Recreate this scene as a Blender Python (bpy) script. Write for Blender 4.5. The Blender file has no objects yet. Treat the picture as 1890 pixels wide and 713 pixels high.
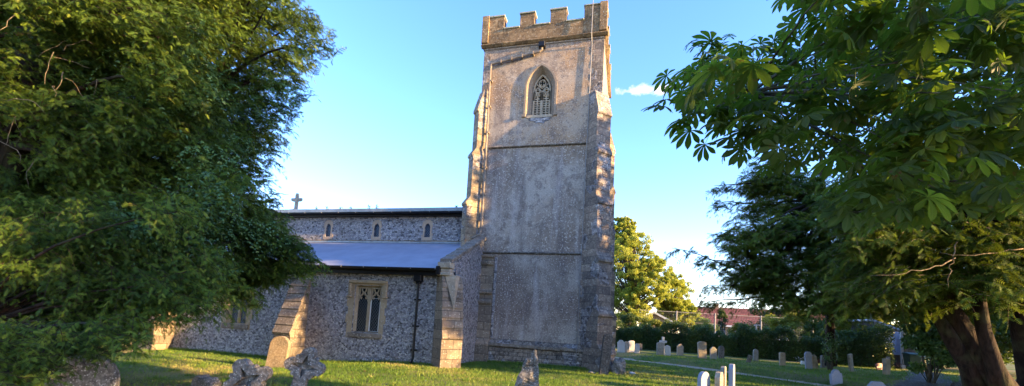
import bpy, bmesh, math, random
import numpy as np
from mathutils import Vector, Matrix
from mathutils.geometry import tessellate_polygon
random.seed(7); RNG = np.random.default_rng(11)
sc = bpy.context.scene
COL = sc.collection
S2 = math.sqrt(.5)
R_ = math.radians

# ------------------------------------------------------------ helpers
def link(o, parent=None):
    COL.objects.link(o)
    if parent is not None: o.parent = parent
    return o

def tag(o, label=None, cat=None, group=None, kind=None):
    if label: o['label'] = label
    if cat: o['category'] = cat
    if group: o['group'] = group
    if kind: o['kind'] = kind
    return o

def empty(name, loc=(0, 0, 0), rz=0, label=None, cat=None, group=None):
    o = bpy.data.objects.new(name, None); o.empty_display_size = .2
    o.location = loc; o.rotation_euler = (0, 0, rz)
    link(o); return tag(o, label, cat, group)

class MB:
    def __init__(s): s.v = []; s.f = []; s.m = []; s.cur = 0
    def face(s, pts):
        b = len(s.v); s.v += [tuple(p) for p in pts]; s.f.append(tuple(range(b, b + len(pts)))); s.m.append(s.cur)
    def solid(s, verts, faces):
        b = len(s.v); s.v += [tuple(p) for p in verts]
        for f in faces: s.f.append(tuple(b + i for i in f)); s.m.append(s.cur)
    def box(s, x0, x1, y0, y1, z0, z1):
        s.solid([(x0,y0,z0),(x1,y0,z0),(x1,y1,z0),(x0,y1,z0),(x0,y0,z1),(x1,y0,z1),(x1,y1,z1),(x0,y1,z1)],
                [(0,3,2,1),(4,5,6,7),(0,1,5,4),(1,2,6,5),(2,3,7,6),(3,0,4,7)])
    def prism(s, prof, o, a, b, c, w):
        """profile [(p,q)] in the plane of unit axes a,b from origin o; extruded w along c (centred)"""
        n = len(prof); o = Vector(o); a = Vector(a); b = Vector(b); c = Vector(c)
        vs = [o + a*p + b*q - c*(w/2) for p, q in prof] + [o + a*p + b*q + c*(w/2) for p, q in prof]
        base = len(s.v); s.v += [tuple(v) for v in vs]
        tri = tessellate_polygon([[Vector((p, q, 0)) for p, q in prof]])
        for t in tri:
            s.f.append(tuple(base + i for i in t)); s.m.append(s.cur)
            s.f.append(tuple(base + n + i for i in reversed(t))); s.m.append(s.cur)
        for i in range(n):
            j = (i + 1) % n
            s.f.append((base+i, base+n+i, base+n+j, base+j)); s.m.append(s.cur)
    def tube(s, pts, rad, seg=8, wob=0):
        pts = [Vector(p) for p in pts]; n = len(pts)
        if not hasattr(rad, '__len__'): rad = [rad]*n
        base = len(s.v); u = None
        for i, p in enumerate(pts):
            t = (pts[min(i+1, n-1)] - pts[max(i-1, 0)]).normalized()
            if u is None:
                u = t.cross(Vector((0,0,1)));
                if u.length < .1: u = t.cross(Vector((1,0,0)))
                u.normalize()
            else:
                u = (u - t*u.dot(t)).normalized()
            w = t.cross(u)
            for k in range(seg):
                an = 2*math.pi*k/seg; r = rad[i]*(1 + wob*(random.random()-.5))
                s.v.append(tuple(p + u*math.cos(an)*r + w*math.sin(an)*r))
        for i in range(n-1):
            for k in range(seg):
                k2 = (k+1) % seg
                s.f.append((base+i*seg+k, base+i*seg+k2, base+(i+1)*seg+k2, base+(i+1)*seg+k)); s.m.append(s.cur)
        s.f.append(tuple(base+k for k in range(seg))[::-1]); s.m.append(s.cur)
        s.f.append(tuple(base+(n-1)*seg+k for k in range(seg))); s.m.append(s.cur)
    def ribbon(s, pts, w, y0, y1, closed=False):
        """band of width w along a polyline in the XZ plane, from y0 (front) to y1"""
        n = len(pts); L = []; Rr = []
        for i, (x, z) in enumerate(pts):
            if closed: a = pts[i-1]; b = pts[(i+1) % n]
            else: a = pts[max(i-1, 0)]; b = pts[min(i+1, n-1)]
            dx, dz = b[0]-a[0], b[1]-a[1]; l = math.hypot(dx, dz) or 1
            nx, nz = -dz/l*w/2, dx/l*w/2
            L.append((x+nx, z+nz)); Rr.append((x-nx, z-nz))
        for i in range(n if closed else n-1):
            j = (i+1) % n
            q = [L[i], L[j], Rr[j], Rr[i]]
            v = [(x, y0, z) for x, z in q] + [(x, y1, z) for x, z in q]
            fs = [(0,1,2,3), (0,4,5,1), (2,6,7,3)]
            if not closed and i == 0: fs.append((3,7,4,0))
            if not closed and i == n-2: fs.append((1,5,6,2))
            s.solid(v, fs)
    def wall(s, outline, holes, Y, depth):
        """face in the plane y=Y with holes; edges and holes extruded back by depth (reveals)"""
        loops = [[Vector((x, z, 0)) for x, z in outline]] + [[Vector((x, z, 0)) for x, z in h] for h in holes]
        flat = [v for l in loops for v in l]; base = len(s.v)
        s.v += [(v.x, Y, v.y) for v in flat]
        for t in tessellate_polygon(loops):
            a, b, c = [flat[i] for i in t]
            if (b-a).cross(c-a).z < 0: t = t[::-1]
            s.f.append(tuple(base+i for i in t)); s.m.append(s.cur)
        for l in loops:
            n = len(l)
            for i in range(n):
                a, b = l[i], l[(i+1) % n]
                s.face([(a.x,Y,a.y),(b.x,Y,b.y),(b.x,Y+depth,b.y),(a.x,Y+depth,a.y)])
    def loft(s, A, ya, B, yb):
        n = len(A)
        for i in range(n):
            j = (i+1) % n
            s.face([(A[i][0],ya,A[i][1]),(A[j][0],ya,A[j][1]),(B[j][0],yb,B[j][1]),(B[i][0],yb,B[i][1])])
    def build(s, name, mats, parent=None, smooth=False, bevel=0, org=None):
        if org is None: org = parent_world(parent)
        me = bpy.data.meshes.new(name)
        me.from_pydata([(x-org[0], y-org[1], z-org[2]) for x, y, z in s.v], [], s.f)
        if not isinstance(mats, (list, tuple)): mats = [mats]
        for m in mats: me.materials.append(m)
        if len(mats) > 1: me.polygons.foreach_set('material_index', s.m)
        bm = bmesh.new(); bm.from_mesh(me)
        bmesh.ops.remove_doubles(bm, verts=bm.verts, dist=.0004)
        if bevel:
            es = [e for e in bm.edges if len(e.link_faces) == 2 and e.calc_face_angle(0) > .5]
            bmesh.ops.bevel(bm, geom=es, offset=bevel, segments=1, affect='EDGES', clamp_overlap=True)
        bmesh.ops.recalc_face_normals(bm, faces=bm.faces)
        bm.to_mesh(me); bm.free()
        if smooth: me.polygons.foreach_set('use_smooth', [True]*len(me.polygons))
        return link(bpy.data.objects.new(name, me), parent)

def parent_world(p):
    o = [0., 0., 0.]
    while p is not None:
        o = [a+b for a, b in zip(o, p.location)]; p = p.parent
    return o

def np_mesh(name, V, F, mats, parent=None, attr=None, uv=None):
    """fast mesh: V (n,3) float, F (m,k) int"""
    org = parent_world(parent)
    V = np.asarray(V, dtype=np.float32) - np.array(org, dtype=np.float32)
    me = bpy.data.meshes.new(name); k = F.shape[1]; m = len(F)
    me.vertices.add(len(V)); me.vertices.foreach_set('co', V.ravel())
    me.loops.add(m*k); me.loops.foreach_set('vertex_index', F.astype(np.int32).ravel())
    me.polygons.add(m); me.polygons.foreach_set('loop_start', np.arange(0, m*k, k, dtype=np.int32))
    try: me.polygons.foreach_set('loop_total', np.full(m, k, dtype=np.int32))
    except Exception: pass
    if attr is not None:
        for an, av in attr.items():
            a = me.attributes.new(an, 'FLOAT', 'POINT'); a.data.foreach_set('value', np.asarray(av, dtype=np.float32))
    if uv is not None:
        l = me.uv_layers.new(name='UVMap'); l.data.foreach_set('uv', uv[F.ravel()].astype(np.float32).ravel())
    me.materials.append(mats); me.update(calc_edges=True)
    return link(bpy.data.objects.new(name, me), parent)

def unit(a): return a / np.maximum(np.linalg.norm(a, axis=-1, keepdims=True), 1e-9)

def scatter(o, d, nrm, size, T, TF, rnd, clump, name, mat, parent=None, uvT=None):
    """copies of template T (x along d, y sideways, z along normal) into ONE mesh"""
    d = unit(d); side = unit(np.cross(nrm, d)); up = np.cross(d, side)
    size = np.asarray(size)[:, None, None]
    V = o[:, None, :] + size*(T[None, :, 0:1]*d[:, None, :] + T[None, :, 1:2]*side[:, None, :] + T[None, :, 2:3]*up[:, None, :])
    n, k = len(o), len(T)
    F = (TF[None] + (np.arange(n)*k)[:, None, None]).reshape(-1, TF.shape[1])
    at = {'rnd': np.repeat(rnd, k), 'clump': np.repeat(clump, k)}
    uv = np.tile(uvT, (n, 1)) if uvT is not None else None
    return np_mesh(name, V.reshape(-1, 3), F, mat, parent, at, uv)

# ------------------------------------------------------------ materials
def newmat(name):
    m = bpy.data.materials.new(name); m.use_nodes = True
    nt = m.node_tree; nt.nodes.clear(); return m, nt
def N(nt, t, **kw):
    n = nt.nodes.new(t)
    for k, v in kw.items():
        if k in n.inputs: n.inputs[k].default_value = v
        else: setattr(n, k, v)
    return n
def L(nt, a, b): nt.links.new(a, b)
def pos(nt, scale=(1,1,1), rot=(0,0,0)):
    g = N(nt, 'ShaderNodeNewGeometry'); mp = N(nt, 'ShaderNodeMapping')
    mp.inputs['Scale'].default_value = scale; mp.inputs['Rotation'].default_value = rot
    L(nt, g.outputs['Position'], mp.inputs['Vector']); return mp.outputs['Vector']
def noise(nt, vec, scale, detail=4, rough=.55, dist=0):
    n = N(nt, 'ShaderNodeTexNoise'); n.inputs['Scale'].default_value = scale
    n.inputs['Detail'].default_value = detail; n.inputs['Roughness'].default_value = rough; n.inputs['Distortion'].default_value = dist
    if vec is not None: L(nt, vec, n.inputs['Vector'])
    return n.outputs['Fac']
def ramp(nt, fac, stops, interp='LINEAR'):
    r = N(nt, 'ShaderNodeValToRGB'); r.color_ramp.interpolation = interp
    el = r.color_ramp.elements
    while len(el) < len(stops): el.new(.5)
    for e, (p, c) in zip(el, stops):
        e.position = p; e.color = (c, c, c, 1) if not hasattr(c, '__len__') else (*c, 1)
    L(nt, fac, r.inputs['Fac']); return r.outputs['Color']
def mix(nt, fac, a, b, mode='MIX'):
    m = N(nt, 'ShaderNodeMix', data_type='RGBA', blend_type=mode)
    for s, v in ((m.inputs[0], fac), (m.inputs[6], a), (m.inputs[7], b)):
        if isinstance(v, (int, float)): s.default_value = v
        elif isinstance(v, (tuple, list)): s.default_value = (*v, 1)
        else: L(nt, v, s)
    return m.outputs[2]
def math_(nt, op, a, b=0.):
    m = N(nt, 'ShaderNodeMath', operation=op)
    for s, v in ((m.inputs[0], a), (m.inputs[1], b)):
        if isinstance(v, (int, float)): s.default_value = v
        else: L(nt, v, s)
    return m.outputs[0]
def finish(nt, col, rough=.85, bump=None, bstr=.3, bdist=.02, spec=.3, metal=0):
    b = N(nt, 'ShaderNodeBsdfPrincipled')
    if isinstance(col, tuple): b.inputs['Base Color'].default_value = (*col, 1)
    else: L(nt, col, b.inputs['Base Color'])
    if isinstance(rough, (int, float)): b.inputs['Roughness'].default_value = rough
    else: L(nt, rough, b.inputs['Roughness'])
    b.inputs['Specular IOR Level'].default_value = spec; b.inputs['Metallic'].default_value = metal
    if bump is not None:
        bp = N(nt, 'ShaderNodeBump'); bp.inputs['Strength'].default_value = bstr; bp.inputs['Distance'].default_value = bdist
        L(nt, bump, bp.inputs['Height']); L(nt, bp.outputs[0], b.inputs['Normal'])
    o = N(nt, 'ShaderNodeOutputMaterial'); L(nt, b.outputs[0], o.inputs['Surface']); return b

def flint_cells(nt, v, scale, dark=.025, pale=.40, mort=(.20, .185, .17)):
    w = N(nt, 'ShaderNodeTexNoise'); w.inputs['Scale'].default_value = scale*.8; L(nt, v, w.inputs['Vector'])
    vv = mix(nt, .06, v, w.outputs['Color'], 'ADD')
    c = N(nt, 'ShaderNodeTexVoronoi'); c.inputs['Scale'].default_value = scale; L(nt, vv, c.inputs['Vector'])
    e = N(nt, 'ShaderNodeTexVoronoi', feature='DISTANCE_TO_EDGE'); e.inputs['Scale'].default_value = scale; L(nt, vv, e.inputs['Vector'])
    sp = N(nt, 'ShaderNodeSeparateColor'); L(nt, c.outputs['Color'], sp.inputs['Color'])
    tone = ramp(nt, sp.outputs[0], [(0, (dark, dark, dark*1.2)), (.14, (.08,.08,.10)), (.28, (.21,.21,.25)), (.5, (.30,.30,.345)), (.8, (pale, pale*.98, pale)), (1, (.52,.50,.48))])
    nz = noise(nt, v, scale*2.4, 3)
    tone = mix(nt, ramp(nt, nz, [(.40, .0), (.66, .65)]), tone, mix(nt, ramp(nt, sp.outputs[1], [(.45, 0.), (.55, 1.)]), (.045,.045,.06), (.42,.41,.42)))
    edge = ramp(nt, e.outputs['Distance'], [(0.012, 1.), (.075, 0.)])
    mt = mix(nt, ramp(nt, sp.outputs[2], [(.3, 0.), (.6, 1.)]), (.05,.047,.05), mort)
    col = mix(nt, edge, tone, mt)
    h = ramp(nt, e.outputs['Distance'], [(0, 0.), (.2, 1.)])
    h = math_(nt, 'ADD', h, math_(nt, 'MULTIPLY', nz, .5))
    return col, h

def m_flint(name='flint', scale=9., **k):
    m, nt = newmat(name); v = pos(nt, (1, 1, 1.2))
    col, h = flint_cells(nt, v, scale, **k)
    big = noise(nt, pos(nt), .5, 3)
    col = mix(nt, ramp(nt, big, [(.35, 0.), (.7, .3)]), col, (.2,.17,.14))
    finish(nt, col, .62, h, .8, .03, .4); return m

def m_render():
    m, nt = newmat('tower_render'); p = pos(nt)
    b1 = noise(nt, p, .42, 5, .6, .6); b2 = noise(nt, pos(nt, (1,1,.25)), 1.3, 4, .6); b3 = noise(nt, p, 3.2, 5, .65)
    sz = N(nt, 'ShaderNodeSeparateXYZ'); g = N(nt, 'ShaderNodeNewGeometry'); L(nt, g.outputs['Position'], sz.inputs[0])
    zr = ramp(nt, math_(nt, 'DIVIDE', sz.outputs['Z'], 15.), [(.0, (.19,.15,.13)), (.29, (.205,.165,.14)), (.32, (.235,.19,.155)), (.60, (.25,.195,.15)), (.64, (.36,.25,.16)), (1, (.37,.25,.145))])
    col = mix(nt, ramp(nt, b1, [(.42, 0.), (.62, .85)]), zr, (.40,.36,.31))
    col = mix(nt, ramp(nt, b2, [(.48, 0.), (.68, .7)]), col, (.12,.10,.098))
    col = mix(nt, ramp(nt, b3, [(.5, 0.), (.6, .6)]), col, (.15,.12,.11))
    # faint upright weather streaks and bleached runs
    st = noise(nt, pos(nt, (1,1,.09)), 2.2, 5, .65); col = mix(nt, ramp(nt, st, [(.53, 0.), (.7, .45)]), col, (.46,.43,.42))
    k1 = noise(nt, p, 17, 3, .6); k2 = noise(nt, pos(nt, (1.1,1,1.1), (0,.4,0)), 15, 3, .6)
    gate = ramp(nt, b1, [(.35, 1.), (.65, .35)])
    col = mix(nt, math_(nt, 'MULTIPLY', ramp(nt, k1, [(.57, 0.), (.63, .9)]), gate), col, (.55,.51,.45))
    col = mix(nt, ramp(nt, k2, [(.60, 0.), (.68, .7)]), col, (.075,.062,.055))
    fine = noise(nt, p, 30, 4, .7)
    col = mix(nt, .35, col, ramp(nt, fine, [(.3, .05), (.7, .75)]), 'OVERLAY')
    finish(nt, col, .93, math_(nt, 'ADD', fine, math_(nt, 'MULTIPLY', b3, .8)), .7, .03, .15); return m

def m_stone(name, base, dark=(.10,.09,.08), pale=(.5,.45,.38), joints=None, lichen=(.42,.40,.34), amt=.5, axis=0, flints=False, sc0=1.):
    m, nt = newmat(name); p = pos(nt)
    n1 = noise(nt, p, 1.7*sc0, 5, .6, .4); n2 = noise(nt, p, 9*sc0, 5, .7); n3 = noise(nt, p, 34*sc0, 4, .7)
    col = mix(nt, ramp(nt, n1, [(.42, 0.), (.7, amt)]), base, dark)
    col = mix(nt, ramp(nt, n2, [(.5, 0.), (.68, amt)]), col, pale)
    col = mix(nt, ramp(nt, n2, [(.3, amt), (.45, 0.)]), col, dark)
    vz = N(nt, 'ShaderNodeTexVoronoi'); vz.inputs['Scale'].default_value = 16*sc0; L(nt, p, vz.inputs['Vector'])
    sc_ = N(nt, 'ShaderNodeSeparateColor'); L(nt, vz.outputs['Color'], sc_.inputs['Color'])
    col = mix(nt, math_(nt, 'MULTIPLY', ramp(nt, vz.outputs['Distance'], [(.25, 1.), (.4, 0.)]), ramp(nt, sc_.outputs[0], [(.72, 0.), (.78, .7)])), col, lichen)
    h = math_(nt, 'ADD', math_(nt, 'MULTIPLY', n2, .7), math_(nt, 'MULTIPLY', n3, .5))
    if flints:
        fc, fh = flint_cells(nt, p, 9)
        k = N(nt, 'ShaderNodeTexVoronoi'); k.inputs['Scale'].default_value = 2.1; L(nt, p, k.inputs['Vector'])
        ks = N(nt, 'ShaderNodeSeparateColor'); L(nt, k.outputs['Color'], ks.inputs['Color'])
        fm = math_(nt, 'MULTIPLY', ramp(nt, ks.outputs[0], [(.66, 0.), (.70, 1.)]), .7)
        col = mix(nt, fm, col, fc); h = math_(nt, 'ADD', h, math_(nt, 'MULTIPLY', fm, fh))
    if joints:
        jw, jh, jm = joints
        g = N(nt, 'ShaderNodeSeparateXYZ'); L(nt, p, g.inputs[0])
        u = math_(nt, 'ADD', math_(nt, 'MULTIPLY', g.outputs['X'], .95), math_(nt, 'MULTIPLY', g.outputs['Y'], .93 if axis == 0 else -.93))
        cb = N(nt, 'ShaderNodeCombineXYZ'); L(nt, u, cb.inputs[0]); L(nt, g.outputs['Z'], cb.inputs[1])
        wob = N(nt, 'ShaderNodeTexNoise'); wob.inputs['Scale'].default_value = 3.; L(nt, p, wob.inputs['Vector'])
        cv = mix(nt, .05, cb.outputs[0], wob.outputs['Color'], 'ADD')
        br = N(nt, 'ShaderNodeTexBrick'); L(nt, cv, br.inputs['Vector'])
        br.inputs['Scale'].default_value = 1; br.inputs['Brick Width'].default_value = jw; br.inputs['Row Height'].default_value = jh
        br.inputs['Mortar Size'].default_value = .012; br.inputs['Mortar Smooth'].default_value = .4; br.inputs['Bias'].default_value = 0
        br.inputs['Color1'].default_value = (.62,.62,.62,1); br.inputs['Color2'].default_value = (1.15,1.1,1.02,1); br.inputs['Mortar'].default_value = (*[jm]*3, 1)
        col = mix(nt, 1., col, br.outputs['Color'], 'MULTIPLY')
        h = math_(nt, 'SUBTRACT', h, math_(nt, 'MULTIPLY', br.outputs['Fac'], 1.))
    finish(nt, col, .9, h, .6, .025, .2); return m

def m_plain(name, c, rough=.5, metal=0, spec=.5, var=.25, scale=6.):
    m, nt = newmat(name); n = noise(nt, pos(nt), scale, 5, .6)
    col = mix(nt, ramp(nt, n, [(.35, 0.), (.7, 1.)]), tuple(x*(1-var) for x in c), tuple(min(x*(1+var), .9) for x in c))
    finish(nt, col, rough, n, .1, .01, spec, metal); return m

def m_boards(name, c, width=.14, axis='X', rough=.8):
    m, nt = newmat(name); p = pos(nt)
    g = N(nt, 'ShaderNodeSeparateXYZ'); L(nt, p, g.inputs[0])
    u = math_(nt, 'DIVIDE', g.outputs[axis], width)
    fr = math_(nt, 'FRACT', u); fl = math_(nt, 'FLOOR', u)
    wn = N(nt, 'ShaderNodeTexWhiteNoise', noise_dimensions='1D'); L(nt, fl, wn.inputs['W'])
    gr = noise(nt, pos(nt, (6, 6, .6)), 3, 4)
    col = mix(nt, wn.outputs['Value'], tuple(x*.6 for x in c), tuple(x*1.25 for x in c))
    col = mix(nt, ramp(nt, gr, [(.4, 0.), (.7, .5)]), col, tuple(x*.4 for x in c))
    gap = ramp(nt, fr, [(.04, 1.), (.08, 0.)])
    col = mix(nt, gap, col, (.02,.02,.02))
    finish(nt, col, rough, math_(nt, 'SUBTRACT', gr, gap), .5, .01, .2); return m

def m_tiles(name, c, row=.3):
    m, nt = newmat(name); p = pos(nt)
    g = N(nt, 'ShaderNodeSeparateXYZ'); L(nt, p, g.inputs[0])
    cb = N(nt, 'ShaderNodeCombineXYZ'); L(nt, g.outputs['X'], cb.inputs[0]); L(nt, math_(nt, 'MULTIPLY', g.outputs['Z'], 1.5), cb.inputs[1])
    br = N(nt, 'ShaderNodeTexBrick'); L(nt, cb.outputs[0], br.inputs['Vector'])
    br.inputs['Scale'].default_value = 1; br.inputs['Brick Width'].default_value = row; br.inputs['Row Height'].default_value = row
    br.inputs['Mortar Size'].default_value = .03
    br.inputs['Color1'].default_value = (*[x*.7 for x in c], 1); br.inputs['Color2'].default_value = (*[x*1.3 for x in c], 1); br.inputs['Mortar'].default_value = (*[x*.35 for x in c], 1)
    n = noise(nt, p, .8, 5)
    col = mix(nt, ramp(nt, n, [(.4, 0.), (.7, .6)]), br.outputs['Color'], tuple(x*.5 for x in c))
    finish(nt, col, .8, br.outputs['Fac'], .3, .01, .2); return m

def m_leaf(name, stops, trans=.35, tcol=(.25,.4,.04), rough=.5, spec=.4, clumpdark=.35, veins=False):
    m, nt = newmat(name)
    a = N(nt, 'ShaderNodeAttribute', attribute_name='rnd'); c = N(nt, 'ShaderNodeAttribute', attribute_name='clump')
    f = math_(nt, 'ADD', math_(nt, 'MULTIPLY', a.outputs['Fac'], .6), math_(nt, 'MULTIPLY', c.outputs['Fac'], .4))
    col = ramp(nt, f, stops)
    b = N(nt, 'ShaderNodeBsdfPrincipled'); b.inputs['Roughness'].default_value = rough; b.inputs['Specular IOR Level'].default_value = spec
    t = N(nt, 'ShaderNodeBsdfTranslucent')
    tc = mix(nt, .6, col, tcol)
    if veins:
        uv = N(nt, 'ShaderNodeUVMap'); s = N(nt, 'ShaderNodeSeparateXYZ'); L(nt, uv.outputs[0], s.inputs[0])
        av = math_(nt, 'ABSOLUTE', s.outputs['Y'])
        k = math_(nt, 'SUBTRACT', s.outputs['X'], math_(nt, 'MULTIPLY', av, .9))
        w = math_(nt, 'FRACT', math_(nt, 'MULTIPLY', k, 15.))
        vn = ramp(nt, w, [(0., 1.), (.22, 0.), (.8, 0.), (1., 1.)])
        mid = ramp(nt, av, [(.012, 1.), (.03, 0.)])
        vv = math_(nt, 'MAXIMUM', math_(nt, 'MULTIPLY', vn, .6), mid)
        col = mix(nt, math_(nt, 'MULTIPLY', vv, .45), col, (.16,.2,.06)); tc = mix(nt, math_(nt, 'MULTIPLY', vv, .5), tc, (.08,.14,.02))
        # rusty blotches of leaf blight
        nb = noise(nt, pos(nt), 14, 4, .7); bl = math_(nt, 'MULTIPLY', ramp(nt, nb, [(.6, 0.), (.68, 1.)]), ramp(nt, a.outputs['Fac'], [(.5, 0.), (.8, 1.)]))
        col = mix(nt, bl, col, (.16,.085,.03)); tc = mix(nt, bl, tc, (.16,.07,.02))
        bp = N(nt, 'ShaderNodeBump'); bp.inputs['Strength'].default_value = .6; bp.inputs['Distance'].default_value = .004
        L(nt, math_(nt, 'SUBTRACT', 1., vv), bp.inputs['Height']); L(nt, bp.outputs[0], b.inputs['Normal'])
    L(nt, col, b.inputs['Base Color']); L(nt, tc, t.inputs['Color'])
    ms = N(nt, 'ShaderNodeMixShader'); ms.inputs[0].default_value = trans
    L(nt, b.outputs[0], ms.inputs[1]); L(nt, t.outputs[0], ms.inputs[2])
    o = N(nt, 'ShaderNodeOutputMaterial'); L(nt, ms.outputs[0], o.inputs['Surface']); return m

def m_bark(name, c, scale=7., ridge=.12):
    m, nt = newmat(name); v = pos(nt, (1, 1, ridge))
    n = noise(nt, v, scale, 6, .65, .5); n2 = noise(nt, pos(nt), 2.2, 4)
    col = mix(nt, ramp(nt, n, [(.38, 0.), (.62, 1.)]), tuple(x*.3 for x in c), tuple(x*1.4 for x in c))
    col = mix(nt, ramp(nt, n2, [(.5, 0.), (.75, .5)]), col, (.09,.1,.05))
    finish(nt, col, .9, n, 1., .05, .2); return m

def m_glass(name, c=(.008,.012,.014)):
    m, nt = newmat(name); n = noise(nt, pos(nt), 9, 3)
    col = mix(nt, n, tuple(x*.5 for x in c), tuple(x*2 for x in c))
    finish(nt, col, .22, n, .25, .02, .22); return m

FLINT = m_flint('flint_wall', 12.5)
FLINT2 = m_flint('flint_clerestory', 11.5, pale=.46)
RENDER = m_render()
STONE = m_stone('limestone', (.205,.165,.13), (.11,.09,.075), (.34,.29,.23), joints=(.62,.33,.35))
STONEB = m_stone('limestone_other_way', (.36,.28,.18), (.15,.115,.08), (.47,.39,.28), joints=(.62,.33,.35), axis=1)
TRIM = m_stone('carved_stone', (.36,.30,.22), (.13,.11,.09), (.48,.42,.33))
WINST = m_stone('window_stone', (.34,.26,.165), (.17,.13,.09), (.42,.34,.24), amt=.45)
PARA = m_stone('parapet_stone', (.25,.17,.095), (.085,.065,.045), (.38,.30,.19), joints=(.55,.34,.55), amt=.85)
COPING = m_stone('lichened_coping', (.30,.31,.24), (.16,.17,.13), (.42,.46,.38))
BUTT = m_stone('buttress_rubble', (.215,.175,.15), (.11,.095,.09), (.4,.35,.28), joints=(.5,.3,.45), flints=True, amt=.7)
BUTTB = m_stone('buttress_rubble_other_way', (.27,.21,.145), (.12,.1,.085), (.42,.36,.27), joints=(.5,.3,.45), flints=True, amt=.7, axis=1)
PLINTH = m_stone('plinth_rubble', (.23,.19,.16), (.06,.055,.055), (.36,.32,.27), joints=(.38,.16,.3), flints=True, amt=.9)
SLAB = m_stone('weathering_slab', (.19,.155,.125), (.075,.063,.055), (.30,.26,.2), amt=.7)
DRIP = m_stone('dark_string', (.10,.085,.07), (.035,.03,.027), (.26,.22,.17), amt=.7)
GRAVE = m_stone('grave_stone', (.30,.28,.24), (.12,.115,.10), (.45,.43,.38), amt=.6, sc0=2.)
GRAVED = m_stone('dark_grave_stone', (.15,.135,.12), (.05,.047,.043), (.36,.34,.31), amt=.8, sc0=2.5, lichen=(.5,.5,.47))
GRAVEW = m_stone('pale_grave_stone', (.52,.51,.49), (.36,.35,.33), (.6,.6,.58), amt=.35, sc0=1.5, lichen=(.6,.6,.58))
GRAVEY = m_stone('sandy_grave_stone', (.38,.31,.22), (.15,.13,.10), (.46,.42,.35), amt=.6, sc0=2.)
GRAVEB = m_stone('slate_grave_stone', (.25,.27,.33), (.17,.18,.22), (.33,.36,.42), amt=.3, sc0=1.5, lichen=(.35,.37,.42))
LANC = m_stone('pinkish_dressed_stone', (.40,.30,.22), (.25,.19,.14), (.46,.37,.28), amt=.35)
REC = m_stone('recess_stone', (.24,.195,.15), (.12,.1,.08), (.32,.27,.21), amt=.5)
ROOF = m_plain('grey_roof_sheet', (.255,.265,.335), .5, 0, .4, .12, 1.5)
LEAD = m_plain('lead', (.26,.29,.31), .45, .2, .5, .2)
BLACK = m_plain('black_iron', (.006,.006,.008), .45, 0, .3, .3)
IRON = m_plain('grey_painted_pipe', (.20,.165,.13), .6, 0, .4, .3)
CABLE = m_plain('conductor_tape', (.22,.215,.21), .5, .3)
GLASS = m_glass('window_glass')
GLASSB = m_glass('sky_lit_glass', (.03,.05,.08))
CAME = m_plain('lead_came', (.12,.14,.17), .5, .3)
WHITEP = m_plain('white_paint', (.72,.73,.72), .5, 0, .4, .08)
DARK = m_plain('dark_inside', (.006,.006,.006), .9)
GALV = m_plain('pale_post', (.30,.29,.27), .6, 0, .4, .15)
BRICK = m_tiles('brick_wall', (.46,.30,.17), .22)
RTILE = m_tiles('red_clay_tiles', (.17,.062,.05), .35)
WOODG = m_boards('weathered_boards', (.19,.155,.12), .15, 'X')
SHEET = m_plain('blue_grey_sheet', (.5,.54,.66), .5, .1, .5, .15)
TAR = m_stone('tarmac_path', (.085,.07,.058), (.05,.042,.035), (.15,.12,.09), amt=.6)
CHALK = m_stone('trodden_chalk_path', (.36,.28,.19), (.2,.15,.09), (.44,.36,.26), amt=.5)
YBARK = m_bark('yew_bark', (.026,.016,.013), 8)
BARK = m_bark('grey_bark', (.09,.08,.06), 9)
TWIG = m_bark('pale_twig', (.19,.15,.105), 14)

YEW = m_leaf('yew_foliage', [(0, (.016,.036,.008)), (.35, (.036,.070,.011)), (.6, (.074,.126,.016)), (.85, (.15,.205,.026)), (1, (.28,.26,.045))], .22, (.20,.26,.02), .65, .12)
IVY = m_leaf('ivy_foliage', [(0, (.025,.06,.018)), (.5, (.055,.115,.028)), (.85, (.11,.19,.04)), (1, (.17,.23,.05))], .2, (.2,.35,.06), .4, .35)
CHEST = m_leaf('chestnut_foliage', [(0, (.005,.016,.008)), (.4, (.010,.028,.012)), (.75, (.022,.046,.015)), (1, (.055,.075,.02))], .50, (.26,.42,.02), .45, .25, veins=True)
BIRCH = m_leaf('birch_foliage', [(0, (.17,.22,.02)), (.5, (.30,.34,.035)), (1, (.42,.42,.06))], .5, (.4,.45,.07), .5, .3)  # leaf colour brightened, golden sunlight is put into it
HEDGE = m_leaf('hedge_foliage', [(0, (.012,.030,.007)), (.5, (.028,.058,.011)), (.85, (.07,.11,.018)), (1, (.13,.15,.025))], .2, (.2,.3,.03), .5, .3)
GOLDF = m_leaf('bright_shrub_foliage', [(0, (.05,.085,.012)), (.5, (.11,.15,.02)), (1, (.22,.20,.03))], .4, (.5,.5,.04), .5, .3)
GRASSM = m_leaf('grass_blades', [(0, (.055,.11,.014)), (.45, (.10,.18,.024)), (.75, (.17,.22,.038)), (1, (.34,.27,.12))], .3, (.25,.4,.03), .5, .25)
LITTER = m_leaf('dry_leaves', [(0, (.09,.05,.025)), (.6, (.2,.12,.05)), (1, (.34,.25,.13))], .1, (.3,.2,.05), .7, .2)
FLOWER = m_leaf('flower_petals', [(0, (.35,.03,.03)), (.5, (.5,.1,.12)), (1, (.6,.35,.05))], .2, (.5,.1,.1), .6, .2)
WFLOWER = m_leaf('white_petals', [(0, (.6,.6,.58)), (1, (.75,.75,.7))], .2, (.7,.7,.7), .6, .2)

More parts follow.
